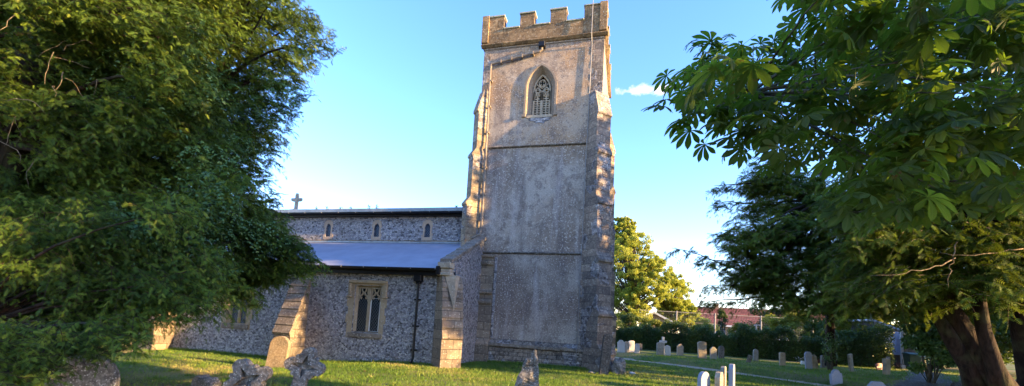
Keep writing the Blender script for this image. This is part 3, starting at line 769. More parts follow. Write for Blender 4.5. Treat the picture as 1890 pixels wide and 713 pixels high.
mb = MB(); mb.box(XW-.44,XW-.30,YA-.42,YA-.26,3.2,3.5); mb.build('gutter_stop', BLACK, CH)
mb = MB(); mb.box(-7.36,-7.08,YA-.26,YA-.0,2.95,3.18); mb.box(-7.3,-7.14,YA-.2,YA,2.86,2.95); mb.build('hopper', BLACK, CH, bevel=.02)
mb = MB(); mb.tube([(-7.22,YA-.11,3.0),(-7.22,YA-.11,.25),(-7.22,YA-.16,.12),(-7.22,YA-.26,.05)], .045, 10)
for z in (2.3,1.35,.5): mb.box(-7.33,-7.11,YA-.13,YA,z-.03,z+.03)
mb.build('downpipe', BLACK, CH)
# ---- aisle windows
def aisle_window(x0, x1, z0, z1, fx0, fx1, fz0, fz1, hood=True, casement=True, glass=GLASS):
    mb = MB(); y = YA-.012
    hole = [(x0,z0),(x1,z0),(x1,z1),(x0,z1)]
    k = 0; zz = fz0+.18; ed = [(fx0,fz0),(fx1,fz0)]
    right = []; left = []
    while zz < fz1-.25:
        h = random.uniform(.25,.36); e = (.0,.07)[k%2]; right += [(fx1+e, zz),(fx1+e, zz+h)]; left += [(fx0-e, zz),(fx0-e, zz+h)]; zz += h; k += 1
    out = ed + right + [(fx1, fz1),(fx0, fz1)] + left[::-1]
    mb.wall(out, [hole], y, .03); W = mb.build('window', WINST, CH)
    mb = MB(); inn = [(x0+.09,z0+.04),(x1-.09,z0+.04),(x1-.09,z1-.08),(x0+.09,z1-.08)]
    mb.loft(hole, YA+.01, inn, YA+.17); mb.build('splayed_jamb', WINST, W)
    gx0, gx1, gz0, gz1 = x0+.09, x1-.09, z0+.04, z1-.08; xm = (gx0+gx1)/2; yf, yb = YA+.10, YA+.20
    mb = MB(); mb.box(xm-.055, xm+.055, yf, yb, gz0, gz1)
    mb.build('mullion', WINST, W, bevel=.012)
    mb = MB(); mb.ribbon([(gx0, gz1-.02), (gx1, gz1-.02)], .05, yf, yb)
    for c in ((gx0+xm-.055)/2, (gx1+xm+.055)/2):
        a = (xm-.055-gx0)/2; zs = gz1-.50
        for s in (-1, 1):
            mb.ribbon([(c+s*a, zs-.02), (c+s*a*.92, zs+.10), (c+s*a*.62, zs+.19), (c+s*a*.3, zs+.22), (c+s*.02, zs+.33)], .05, yf+.02, yb)
            mb.ribbon([(c+s*a*.80, zs+.10), (c+s*a*.45, zs+.07), (c+s*a*.42, zs+.15)], .035, yf+.03, yb)
            mb.ribbon([(c+s*a, zs+.16), (c+s*a*.8, zs+.30), (c+s*a*.85, zs+.48)], .04, yf+.03, yb)
            mb.ribbon([(c+s*.015, zs+.31), (c+s*a*.35, zs+.36), (c+s*a*.45, zs+.48)], .035, yf+.03, yb)
    mb.build('tracery', WINST, W)
    for i, (a, b) in enumerate(((gx0, xm-.055), (xm+.055, gx1))):
        yg = YA+.175+(.0 if i == 0 else -.006)
        mb = MB(); mb.face([(a,yg,gz0),(b,yg,gz0),(b,yg,gz1),(a,yg,gz1)]); pn = mb.build('pane', glass, W)
        mb = MB(); top = gz1-.42; pz = .135; px_ = .105; ww = .009
        kk = int((b-a)/px_+(top-gz0)/pz)+2
        for t in range(-kk, kk*2):
            for s in (-1, 1):
                # diagonal line x = a + u, z = gz0 + s*(u)*pz/px + t*pz , clipped
                pts = []
                for q in range(0, 41):
                    u = (b-a)*q/40; z = gz0 + s*u*pz/px_ + t*pz
                    if gz0 <= z <= top: pts.append((a+u, z))
                if len(pts) > 2: mb.ribbon([pts[0], pts[-1]], ww, yg-.008-(.002 if s > 0 else 0), yg-.001)
        if mb.v: mb.build('lead_lattice', CAME, pn)
        if i == 1 and casement:
            mb = MB(); mb.ribbon([(a+.02,gz0+.03),(b-.02,gz0+.03),(b-.02,top+.02),(a+.02,top+.02)], .03, yg-.035, yg-.012, True); mb.build('casement', WHITEP, pn)
    mb = MB(); mb.box(fx0+.05, fx1-.05, YA-.05, YA+.16, fz0+.0, z0-.005); mb.build('sill', SLAB, W, bevel=.02)
    if hood:
        mb = MB(); mb.box(fx0-.02, fx1+.06, YA-.10, YA-.0, fz1-.06, fz1+.06)
        for x in (fx0-.02, fx1-.05): mb.box(x, x+.11, YA-.085, YA, fz1-.52, fz1-.064); mb.box(x-.05, x+.15, YA-.10, YA, fz1-.60, fz1-.523)
        mb.build('hood_mould', WINST, W, bevel=.02)
aisle_window(-9.88,-8.74,.98,2.76,-10.10,-8.56,.80,2.88)
aisle_window(-15.75,-14.78,.98,2.5,-15.98,-14.55,.78,2.66, glass=GLASSB, hood=False, casement=False)

# ---- nave with clerestory
YC = 18.0; NX0, NX1 = -19.5, -6.7
lanc = [(-14.18,), (-11.51,), (-8.88,)]
holes = [arch(c[0]-.14, c[0]+.14, 5.34, 5.78, 5.99, 6) for c in lanc]
mb = MB(); mb.wall([(NX0,-.5),(NX1,-.5),(NX1,6.42),(NX0,6.42)], holes, YC, .22); mb.build('clerestory_wall', FLINT2, CH)
for i, c in enumerate(lanc):
    c = c[0]; mb = MB(); o_ = [(c-.25,5.2),(c+.25,5.2),(c+.28,5.5),(c+.22,5.5),(c+.22,5.8),(c+.27,5.8),(c+.22,6.08),(c+.08,6.16),(c-.1,6.15),(c-.24,6.05),(c-.28,5.8),(c-.22,5.8),(c-.22,5.45),(c-.29,5.45)]
    mb.wall(o_, [holes[i]], YC-.012, .012); W = mb.build('lancet_window', LANC, CH)
    mb = MB(); mb.face([(x,YC+.09,z) for x, z in holes[i]]); pn = mb.build('pane', GLASSB, W)
    mb = MB()
    for t in range(-3, 6):
        for s in (-1, 1):
            pts = [(c-.13+.26*q/20, 5.35+s*.26*q/20*1.3+t*.13) for q in range(21)]; pts = [p for p in pts if 5.35 < p[1] < 5.86]
            if len(pts) > 2: mb.ribbon([pts[0], pts[-1]], .012, YC+.08-(.002 if s > 0 else 0), YC+.088)
    mb.build('lead_lattice', CAME, pn)
mb = MB(); x = NX0
while x < NX1: l = random.uniform(.25,.6); mb.box(x, min(x+l,NX1)-.01, YC-.022-random.random()*.015, YC+.02, 5.06, 5.17+random.uniform(-.015,.03)); x += l
mb.build('stone_course', STONE, CH, bevel=.01)
mb = MB(); mb.box(NX0, NX1, YC+.30, YC+7.2, -.5, 6.40); mb.build('nave_core', FLINT2, CH)
mb = MB(); mb.prism([(-.22,6.50),(3.6,7.35),(7.4,6.50),(7.4,6.60),(3.6,7.47),(-.24,6.66)], ((NX0+NX1)/2, YC, 0), (0,1,0), (0,0,1), (1,0,0), NX1-NX0+.1)
mb.build('nave_roof', LEAD, CH)
mb = MB(); x = NX0
while x < NX1: l = 2.1; mb.box(x, min(x+l,NX1)-.008, YC-.27, YC-.22, 6.46, 6.655+random.uniform(-.01,.01)); x += l
mb.build('fascia', LEAD, CH)
mb = MB(); mb.box(NX0, NX1, YC-.2, YC-.002, 6.30, 6.47); mb.build('soffit_board', BLACK, CH)
gutter(NX0, NX1+.02, YC-.32, 6.46, .09)
# east gable with its cross, and the chancel
mb = MB(); mb.prism([(-.1,6.4),(3.6,7.75),(7.3,6.4),(7.3,6.3),(-.1,6.3)], (NX0-.15, YC, 0), (0,1,0), (0,0,1), (1,0,0), .4); mb.build('nave_gable', STONE, CH)
mb = MB(); gx, gy, g0 = -19.45, 21.6, 7.5
mb.box(gx-.10,gx+.10,gy-.08,gy+.08,g0,8.62); mb.box(gx-.3,gx+.3,gy-.075,gy+.075,8.22,8.42)
for p in ((gx-.3,8.34),(gx+.3,8.34),(gx,8.64)): mb.box(p[0]-.085,p[0]+.085,gy-.065,gy+.065,p[1]-.085,p[1]+.085)
mb.box(gx-.14,gx+.14,gy-.12,gy+.12,7.5,7.75); mb.build('gable_cross', TRIM, CH, bevel=.025)
mb = MB(); mb.box(-28,-19.7,18.6,24.4,-.6,4.4); mb.build('chancel_wall', FLINT, CH)
mb = MB(); mb.prism([(-.3,4.3),(2.9,7.0),(6.1,4.3),(6.1,4.42),(2.9,7.12),(-.3,4.42)], (-23.9,18.6,0), (0,1,0), (0,0,1), (1,0,0), 8.4); mb.build('chancel_roof', RTILE, CH)
# little weeds rooted in the nave roof edge
wx = [(-14.9,.14),(-14.3,.15),(-13.55,.13),(-12.95,.12),(-11.95,.17),(-11.55,.22),(-7.5,.1)]
wl = ['tiny weed on the nave roof edge nearest the yew','small weed rooted second along the nave roof edge from the yew','low weed rooted third along the nave roof edge from the yew','smallest weed midway along the nave roof edge','wispy weed left of the tallest weed on the nave roof edge','tallest weed growing out of the nave roof edge','short weed on the roof edge close to the tower']
for (x, h), lb in zip(wx, wl):
    e = empty('roof_weed', (x, YC-.1, 6.66), label=lb, cat='weed', group='weeds rooted in the nave roof edge')
    n = 26; r = np.random.default_rng(int(x*-100)); o_ = np.array([x, YC-.1, 6.65])+r.uniform(0,1,(n,3))*np.array([.0,.05,1])*h+r.normal(0,.03,(n,3))*np.array([1,1,.1])
    scatter(o_, r.normal(0,1,(n,3))+np.array([0,0,.8]), r.normal(0,1,(n,3)), r.uniform(.04,.08,n), *LEAF, r.uniform(0,1,n), r.uniform(0,1,n), 'leaves', IVY, e)
    mb = MB()
    for k in range(3): mb.tube([(x,YC-.1,6.63),(x+random.uniform(-.05,.05),YC-.1,6.65+h*.9)], .005, 4)
    mb.build('stems', TWIG, e)

# ============================================================ HEADSTONES
def outline(style, w, h):
    a = w/2; p = [(-a, -.35), (a, -.35)]
    if style == 'round':
        p += [(a*math.cos(t), h-a+a*math.sin(t)) for t in [math.pi*i/14 for i in range(15)]]
    elif style == 'segment':
        p += [(a*math.cos(t)/1., h-a*.35+a*.35*math.sin(t)) for t in [math.pi*i/12 for i in range(13)]]
    elif style == 'flat': p += [(a, h), (-a, h)]
    elif style == 'pointed': p += [(a, h-a*.5), (a*.45, h-a*.12), (0, h), (-a*.45, h-a*.12), (-a, h-a*.5)]
    elif style == 'shoulder':
        p += [(a, h-a*.62), (a*.72, h-a*.62)] + [(a*.68*math.cos(t), h-a*.62+a*.62*math.sin(t)) for t in [math.pi*i/10 for i in range(11)]] + [(-a*.72, h-a*.62), (-a, h-a*.62)]
    elif style == 'ogee':
        p += [(a, h-a*.5), (a*.8, h-a*.35), (a*.5, h-a*.28), (a*.3, h-a*.1), (0, h), (-a*.3, h-a*.1), (-a*.5, h-a*.28), (-a*.8, h-a*.35), (-a, h-a*.5)]
    elif style == 'clipped': p += [(a, h-a*.55), (a*.55, h), (-a*.55, h), (-a, h-a*.55)]
    elif style == 'broken': p += [(a, h*.5), (a*.85, h*.78), (a*.62, h*.98), (a*.42, h), (a*.25, h*.93), (a*.1, h*.80), (-a*.05, h*.87), (-a*.22, h*.85), (-a*.42, h*.70), (-a*.75, h*.55), (-a*1., h*.3)]
    return p
def headstone(S, style, mat, label, rz=0, tilt=0, lean=0, t=.1, group='headstones by the hedge', name='headstone', wmul=1.):
    x, y, z, w, h = S; z = gz(x, y); mb = MB()
    mb.prism(outline(style, w*wmul, h), (0,0,0), (1,0,0), (0,0,1), (0,1,0), t)
    o = mb.build(name, mat, None, bevel=.012, org=(0,0,0)); o.location = (x, y, z); o.rotation_euler = (R_(tilt), R_(lean), R_(rz))
    return tag(o, label, 'headstone', group)
GA = 'headstones in the row at the left end of the hedge'
headstone((-0.11, 27.97, 0.22, 0.44, 0.76), 'shoulder', GRAVEW, 'tall pale headstone nearest the tower in the left cluster by the hedge', rz=20, lean=-3, group=GA)
headstone((0.2, 28.39, 0.22, 0.34, 0.67), 'round', GRAVE, 'grey round-topped headstone between two taller pale ones near the tower', rz=15, group=GA)
headstone((0.52, 28.83, 0.22, 0.38, 0.72), 'segment', GRAVEW, 'pale slab with a shallow curved top, third in the left cluster', rz=25, lean=-2, group=GA)
headstone((0.83, 28.0, 0.22, 0.3, 0.59), 'pointed', GRAVEW, 'small bright white headstone in the left cluster by the hedge', rz=10, group=GA)
headstone((1.13, 31.8, 0.22, 0.3, 0.49), 'segment', GRAVED, 'dark little headstone half hidden behind the small white one', rz=10, group=GA)
headstone((2.14, 27.42, 0.22, 0.42, 0.76), 'segment', GRAVE, 'broad grey headstone standing left of the stone cross', rz=18, lean=-1)
headstone((2.56, 27.41, 0.22, 0.35, 0.63), 'ogee', GRAVEW, 'pale headstone with a curved peak just right of the stone cross', rz=14, lean=-4)
headstone((3.43, 29.01, 0.22, 0.4, 0.7), 'shoulder', GRAVEY, 'brown shouldered headstone alone between the cross and the tallest stone', rz=20)
headstone((4.42, 27.15, 0.22, 0.47, 0.99), 'segment', GRAVEY, 'tallest streaked brown headstone, leaning left in front of the hedge', rz=15, lean=-3, t=.14)
headstone((5.06, 27.41, 0.22, 0.37, 0.71), 'shoulder', GRAVE, 'grey headstone with rounded shoulders right of the tallest brown one', rz=12, lean=-2)
headstone((5.7, 28.59, 0.22, 0.32, 0.74), 'round', GRAVED, 'dark round-topped headstone, right one of the close pair', rz=10)
headstone((6.54, 26.09, 0.22, 0.18, 0.43), 'flat', GRAVED, 'very small dark marker leaning right on the grass bank', rz=-10, lean=14, wmul=1.2)
headstone((7.47, 28.27, 0.22, 0.28, 0.69), 'round', GRAVE, 'slim grey headstone beside the very small leaning marker', rz=10)
headstone((7.95, 25.37, 0.22, 0.28, 0.69), 'segment', GRAVEY, 'slim sandy headstone standing alone left of the blue-grey one', rz=15, lean=-2)
headstone((8.75, 24.27, 0.22, 0.32, 0.83), 'clipped', GRAVEB, 'tall blue-grey headstone with clipped corners, leaning left beside a sandy one', rz=15, lean=-4)
headstone((9.27, 25.04, 0.22, 0.35, 0.69), 'clipped', GRAVEY, 'sandy headstone leaning left directly behind the blue-grey one', rz=15, lean=-8)
headstone((10.23, 26.55, 0.22, 0.26, 0.65), 'segment', GRAVED, 'dark slim headstone left of the ivy-clad trunk', rz=20)
headstone((11.31, 27.89, 0.22, 0.18, 0.68), 'flat', GRAVE, 'very narrow grey headstone just right of the ivy-clad trunk', rz=40, wmul=1.5)
headstone((10.85, 25.02, 0.22, 0.27, 0.87), 'flat', GRAVE, 'tall thin grey headstone leaning far to the left before the dark hedge', rz=40, lean=-9)
headstone((12.0, 24.43, 0.22, 0.25, 0.75), 'flat', GRAVEY, 'short brown stone post at the edge of the tarmac path', rz=20, t=.2, wmul=.9)
headstone((14.07, 28.44, 0.22, 0.18, 0.76), 'flat', GRAVED, 'dark narrow stone directly behind the brown stone post', rz=20, t=.1)
GF = 'headstones on the near lawn'
headstone((7.73, 18.95, 0.0, 0.48, 0.56), 'shoulder', GRAVEB, 'blue-grey headstone on the near side of the pale path, leaning left', rz=25, lean=-6, group=GF)
headstone((8.19, 17.24, 0.1, 0.52, 0.42), 'clipped', GRAVEB, 'low bluish headstone with clipped corners at the bottom edge, right of the path', rz=0, group=GF, t=.12)
headstone((1.91, 11.49, 0.0, 0.22, 0.78), 'round', GRAVEB, 'round-topped pale blue headstone, leftmost of the four close together in front', rz=52, group=GF, wmul=1.9)
headstone((2.29, 11.7, 0.0, 0.2, 0.78), 'clipped', GRAVEY, 'clipped headstone lit gold on its edge, second of the four in front', rz=70, group=GF, t=.13, wmul=2.2)
headstone((2.75, 13.48, 0.0, 0.17, 0.78), 'segment', GRAVE, 'grey headstone behind the gold-lit one, third of the four in front', rz=72, group=GF, wmul=2.6)
headstone((2.88, 13.09, 0.0, 0.18, 0.88), 'clipped', GRAVEB, 'tallest blue-grey headstone, rightmost of the four in front', rz=72, group=GF, t=.12, wmul=2.3)
headstone((-6.69, 4.13, 0.0, 0.7, 0.97), 'round', GRAVED, 'large dark round-topped headstone half hidden by drooping yew branches', rz=38, group='old headstones under the yew', t=.14)
headstone((-17.93, 12.29, -0.3, 0.28, 0.72), 'segment', GRAVEY, 'slim pinkish headstone far back between the yew and the church', rz=50, group='old headstones under the yew', wmul=1.2)
headstone((-10.95,12.0,-.22,.62,1.05), 'round', m_stone('brown_grave_stone', (.24,.18,.12), (.09,.075,.06), (.36,.3,.22), amt=.7, sc0=2.), 'sunlit round-topped headstone in front of the raking aisle buttress', rz=14, lean=6, t=.16, group='old headstones under the yew')
headstone((-.66,16.28,0,.34,1.5), 'pointed', m_stone('very_dark_stone', (.07,.06,.052), (.03,.027,.025), (.2,.19,.17), amt=.7, sc0=2.5), 'tall narrow dark headstone leaning against the foot of the tower buttress', rz=20, tilt=-6, lean=7, t=.14, wmul=1., group='stones leaning on the tower')
# jagged foreground stone
S_ = (-1.64, 7.5, 0.0, 0.46, 1.25)
mb = MB(); mb.prism(outline('broken', S_[3], S_[4]), (0,0,0), (1,0,0), (0,0,1), (0,1,0), .16)
o = mb.build('headstone', GRAVED, None, org=(0,0,0)); bm = bmesh.new(); bm.from_mesh(o.data)
bmesh.ops.triangulate(bm, faces=bm.faces); bmesh.ops.subdivide_edges(bm, edges=bm.edges, cuts=3, use_grid_fill=True)
for v in bm.verts:
    v.co.y += .025*math.sin(v.co.x*37+v.co.z*11)+.02*math.sin(v.co.z*23-v.co.x*9); v.co.y += .05*(v.co.x > .0)*(1 if v.co.y < 0 else 0)
    v.co.x += .01*math.sin(v.co.z*31); v.co.y *= 1-.35*max(0, v.co.z/S_[4]-.5)
bm.to_mesh(o.data); bm.free(); o.location = (S_[0], S_[1], 0); o.rotation_euler = (0, R_(2), R_(12))
tag(o, 'jagged broken dark headstone rising to a split point in the foreground', 'headstone', GF)
# stump of a broken stone
mb = MB(); x, y = -7.95, 6.95
for i in range(9):
    a = i*.7; r = .16+.05*math.sin(i*2.3)
mb.prism([(-.24,-.3),(.26,-.3),(.25,.16),(.12,.27),(-.02,.24),(-.1,.31),(-.2,.22)], (x,y,gz(x,y)), (1,0,0), (0,0,1), (0,1,0), .3)
o = mb.build('broken_stone', GRAVED, None, bevel=.03, org=(0,0,0)); bm = bmesh.new(); bm.from_mesh(o.data)
o.data.transform(Matrix.Translation((-x,-y,-gz(x,y)))); o.location = (x,y,gz(x,y)); bm.free()
tag(o, 'low broken stump of stone on the lawn at the lower left', 'stone')
# floriated crosses: lobed head with a sunk four-pointed star
def ornate(S, label, rz, lean, scale=1.):
    x, y, z, w, h = S; e = empty('carved_cross', (x, y, gz(x, y)), 0, label, 'headstone', 'carved stone crosses in the foreground')
    R0 = .30*scale; hc = h-R0*1.05; pts = []
    for q in range(4):
        for (r, a) in ((.80,-40),(.72,-33),(.84,-25),(1.0,-19),(1.1,-8),(1.12,0),(1.1,8),(1.0,19),(.84,25),(.72,33),(.80,40)):
            t = R_(90*q+a); pts.append((R0*r*math.cos(t), hc+R0*r*math.sin(t)))
    star = []
    for q in range(4):
        for r, a in ((.70,0),(.36,20),(.22,45),(.36,70)):
            t = R_(90*q+a); star.append((R0*r*math.cos(t), hc+R0*r*math.sin(t)))
    mb = MB(); mb.wall(pts, [star], -.085, .17); mb.face([(px, .03, pz) for px, pz in star])
    mb.wall(pts, [star], .085, .0005)
    mb.cur = 0
    # raised collars where each arm leaves the centre
    for q in range(4):
        t = R_(90*q); c, s = math.cos(t), math.sin(t)
        for k in (-1, 1):
            mb.box(0,0,0,0,0,0) if False else None
            bx = [(R0*.66*c - k*R0*.30*s, hc+R0*.66*s + k*R0*.30*c)]
            px, pz = bx[0]; mb.box(px-.022, px+.022, -.10, .10, pz-.022, pz+.022)
    hd = mb.build('cross_head', GRAVED, e, bevel=.012, org=(0,0,0))
    mb = MB(); mb.prism([(-.13,-.35),(.13,-.35),(.10,hc-R0*.9),(-.10,hc-R0*.9)], (0,.0,0), (1,0,0), (0,0,1), (0,1,0), .15); mb.build('shaft', GRAVED, e, bevel=.02, org=(0,0,0))
    e.rotation_euler = (0, R_(lean), R_(rz)); return e
ornate((-4.84, 5.64, 0.0, 0.46, 1.14), 'carved stone cross with a sunk star, the taller right one of the foreground pair', 24, 12, .86)
ornate((-4.79, 5.24, 0.0, 0.48, 1.05), 'lobed stone cross tipped to the left, the lower left one of the foreground pair', 24, -26, .92)
# plain cross in the hedge row
S_ = (2.34, 27.67, 0.22, 0.29, 1.09)
mb = MB(); h = S_[4]; mb.box(-.07,.07,-.06,.06,-.2,h); mb.box(-.22,.22,-.055,.055,h-.36,h-.22); mb.box(-.2,.2,-.15,.15,-.1,.18)
o = mb.build('stone_cross', GRAVEW, None, bevel=.02, org=(0,0,0)); o.location = (S_[0], S_[1]+.4, gz(S_[0], S_[1])); o.rotation_euler = (0,0,R_(15)); tag(o, 'pale stone cross standing between two headstones by the hedge', 'cross')
# boulder-like fragments at the tower foot
for (x, y, r, lb) in ((-.15,16.95,.26,'rounded weathered stone block wedged beside the tower buttress'),(.35,17.2,.12,'small loose pale stone on the grass right of the tower buttress'),(-1.1,16.3,.14,'flat grey stone at the foot of the tower, left of the leaning headstone')):
    bm = bmesh.new(); bmesh.ops.create_icosphere(bm, subdivisions=3, radius=r)
    for v in bm.verts: v.co *= 1+.12*math.sin(v.co.x*19+v.co.z*23)+.1*math.sin(v.co.y*27+v.co.x*8); v.co.z *= 1.5 if r > .2 else .45
    me = bpy.data.meshes.new('stone'); bm.to_mesh(me); bm.free(); me.materials.append(GRAVED if r > .13 else GRAVEW); o = link(bpy.data.objects.new('stone', me)); o.location = (x, y, r*.7 if r > .2 else .02); tag(o, lb, 'stone')

# ============================================================ TREES
# near left yew, shoots drooping over the lawn
Y1 = [(-9.19,3.91,6.77),(-10.26,4.51,7.48),(-8.68,4.39,7.13),(-7.56,4.17,6.69),(-10.30,5.80,8.74),(-9.78,3.59,6.39),(-11.83,4.67,7.58),(-12.45,5.09,7.88),(-11.51,4.96,7.84),(-9.83,4.63,7.10),(-9.00,4.52,6.96),(-10.48,5.56,8.00),(-7.50,4.21,6.48),(-8.38,4.98,7.21),(-8.86,5.59,7.89),(-7.57,5.24,7.43),(-7.43,5.50,7.50),(-11.86,4.59,6.97),(-11.19,4.50,7.06),(-10.76,4.72,6.99),(-10.31,4.76,7.12),(-9.69,4.78,6.94),(-11.17,5.70,7.90),(-10.35,5.56,7.59),(-9.60,5.72,7.62),(-8.14,5.09,6.97),(-8.29,5.44,7.17),(-7.61,5.38,7.14),(-7.31,5.59,7.31),(-10.63,3.96,6.23),(-12.88,5.05,7.18),(-12.07,5.15,7.08),(-11.25,4.98,6.83),(-8.51,3.95,5.92),(-8.34,4.24,6.07),(-7.90,4.25,5.99),(-7.99,4.49,6.13),(-8.48,5.12,6.61),(-6.83,4.41,5.93),(-6.93,4.81,6.26),(-7.49,5.52,6.72),(-7.83,6.23,7.39),(-10.23,3.93,5.62),(-11.24,4.68,6.27),(-11.94,5.18,6.60),(-10.87,5.04,6.62),(-9.33,4.58,6.01),(-8.83,4.64,6.13),(-8.39,4.79,5.96),(-9.98,6.03,7.19),(-7.55,4.85,6.03),(-6.76,4.50,5.57),(-7.64,5.68,6.45),(-8.45,6.53,7.15),(-10.53,3.99,5.47),(-10.05,4.09,5.45),(-10.23,4.32,5.55),(-11.90,5.40,6.54),(-8.96,4.38,5.63),(-10.74,5.48,6.25),(-9.95,5.38,6.35),(-8.34,4.94,5.67),(-8.38,5.29,5.98),(-8.64,5.85,6.51),(-8.99,6.24,6.83),(-7.68,5.78,6.19),(-13.23,5.32,6.10),(-11.20,4.76,5.72),(-9.19,4.01,5.09),(-11.39,5.47,5.95),(-10.94,5.45,5.96),(-8.62,4.57,5.23),(-10.51,5.84,6.27),(-8.57,5.21,5.50),(-9.35,5.99,6.07),(-6.90,4.66,5.10),(-6.39,4.66,4.99),(-6.99,5.52,5.52),(-10.11,3.90,4.60),(-13.03,5.45,5.80),(-9.84,4.36,4.95),(-11.07,5.10,5.53),(-11.97,5.74,6.00),(-9.58,4.95,5.17),(-10.72,5.88,5.95),(-7.57,4.58,4.71),(-10.04,6.25,5.91),(-8.56,5.79,5.51),(-7.25,5.17,5.12),(-6.82,5.20,5.23),(-13.67,5.25,5.22),(-10.81,4.34,4.67),(-12.67,5.39,5.15),(-10.91,4.89,4.95),(-9.34,4.50,4.57),(-8.51,4.24,4.47),(-8.06,4.36,4.54),(-9.99,5.79,5.35),(-7.63,4.70,4.48),(-7.06,4.64,4.43),(-8.54,6.12,5.45),(-6.90,5.34,4.75),(-8.28,6.58,5.55),(-9.82,3.84,3.88),(-12.53,5.23,4.63),(-11.69,5.28,4.63),(-10.18,4.81,4.53),(-10.77,5.31,4.63),(-11.35,5.93,5.16),(-9.33,5.33,4.61),(-8.46,5.16,4.51),(-7.10,4.51,4.19),(-8.25,5.68,4.75),(-6.82,4.89,4.32),(-8.26,6.37,5.11),(-7.20,6.07,4.86),(-12.05,4.96,4.22),(-11.98,5.20,4.26),(-10.65,4.86,4.12),(-10.56,5.10,4.24),(-8.97,4.75,3.89),(-8.01,4.43,3.94),(-7.97,4.69,3.83),(-8.02,5.09,3.99),(-7.85,5.30,4.07),(-8.08,5.84,4.32),(-8.57,6.70,4.63),(-6.44,5.31,4.20),(-12.32,5.00,4.00),(-11.25,4.83,3.81),(-9.17,4.09,3.38),(-10.78,5.27,3.81),(-11.75,5.92,4.02),(-10.93,5.81,4.01),(-9.03,5.22,3.77),(-8.37,5.23,3.68),(-7.39,4.88,3.67),(-9.29,6.40,4.38),(-7.81,5.94,4.16),(-6.77,5.38,3.92),(-5.72,4.87,3.54),(-12.00,4.93,3.40),(-10.11,4.53,3.36),(-10.95,5.13,3.55),(-11.37,5.60,3.57),(-9.91,5.31,3.37),(-10.34,5.80,3.56),(-8.34,4.98,3.41),(-7.58,4.74,3.21),(-9.53,6.54,3.86),(-6.78,5.00,3.23),(-6.96,5.42,3.47),(-7.13,5.96,3.70),(-11.22,4.59,3.02),(-11.11,4.88,2.99),(-9.66,4.46,2.95),(-10.93,5.21,3.19),(-9.96,5.23,3.03),(-10.62,5.94,3.32),(-10.85,6.31,3.32),(-9.27,5.69,3.34),(-6.95,4.60,2.97),(-7.80,5.49,3.19),(-8.17,6.30,3.36),(-7.12,5.91,3.20),(-11.38,4.61,2.58),(-13.13,5.62,2.78),(-11.96,5.46,2.68),(-9.97,4.81,2.64),(-11.64,5.83,2.81),(-10.96,5.87,3.00),(-7.91,4.50,2.62),(-8.77,5.33,2.71),(-7.20,4.62,2.60),(-8.78,6.07,2.80),(-8.15,5.99,2.87),(-8.54,6.64,3.16),(-7.93,6.64,3.20),(-10.24,4.28,2.17),(-12.40,5.51,2.33),(-9.84,4.56,2.26),(-11.45,5.67,2.55),(-8.94,4.75,2.38),(-10.63,6.04,2.45),(-9.74,5.67,2.35),(-9.68,6.05,2.56),(-8.71,5.92,2.62),(-7.95,5.64,2.36),(-7.79,6.12,2.51),(-6.36,5.19,2.44),(-6.59,5.75,2.48),(-12.62,5.21,2.04),(-9.75,4.25,1.97),(-9.46,4.31,1.94),(-11.05,5.27,2.14),(-8.43,4.39,2.05),(-11.33,6.24,2.01),(-10.49,6.09,2.17),(-7.81,4.73,1.99),(-8.26,5.39,2.10),(-9.24,6.36,2.28),(-7.02,5.25,2.10),(-7.60,6.16,2.26),(-5.79,5.12,2.02),(-11.96,5.04,1.62),(-12.55,5.72,1.64),(-12.28,5.88,1.75),(-11.13,5.48,1.76),(-8.79,4.60,1.71),(-10.97,6.21,1.60),(-10.44,6.14,1.87),(-7.72,4.84,1.80),(-8.93,5.96,1.92),(-8.89,6.57,1.76),(-7.90,6.22,1.87),(-11.02,4.67,1.23),(-11.42,5.05,1.23),(-10.75,4.91,1.32),(-10.36,5.06,1.20),(-10.99,5.78,1.22),(-8.86,4.96,1.31),(-10.61,6.36,1.44),(-7.48,4.76,1.36),(-8.60,5.64,1.32),(-12.77,5.51,0.92),(-10.81,4.84,1.06),(-9.30,4.52,1.08),(-11.57,5.99,0.76),(-9.12,4.90,1.06),(-9.01,5.19,1.08),(-10.72,4.79,0.71),(-12.14,5.75,0.58),(-9.76,4.91,0.71),(-11.09,5.84,0.56)]
Y1b = [(-6.17,2.83,1.36),(-5.43,3.53,1.41),(-6.83,3.17,1.15),(-5.90,2.87,1.31),(-6.41,3.25,1.29),(-5.68,3.10,1.26),(-6.20,3.55,1.20),(-6.05,3.64,1.21),(-6.12,3.81,1.16),(-5.64,3.67,1.24),(-5.13,3.56,1.30),(-6.76,3.13,0.97),(-6.97,3.35,0.94),(-6.23,3.12,1.11),(-6.77,3.59,1.06),(-5.84,3.21,1.04),(-7.30,3.48,0.74),(-5.98,2.93,0.90),(-5.97,3.10,0.95),(-6.13,3.37,0.94),(-6.17,3.02,0.79),(-5.80,2.97,0.80),(-5.57,3.02,0.84)]
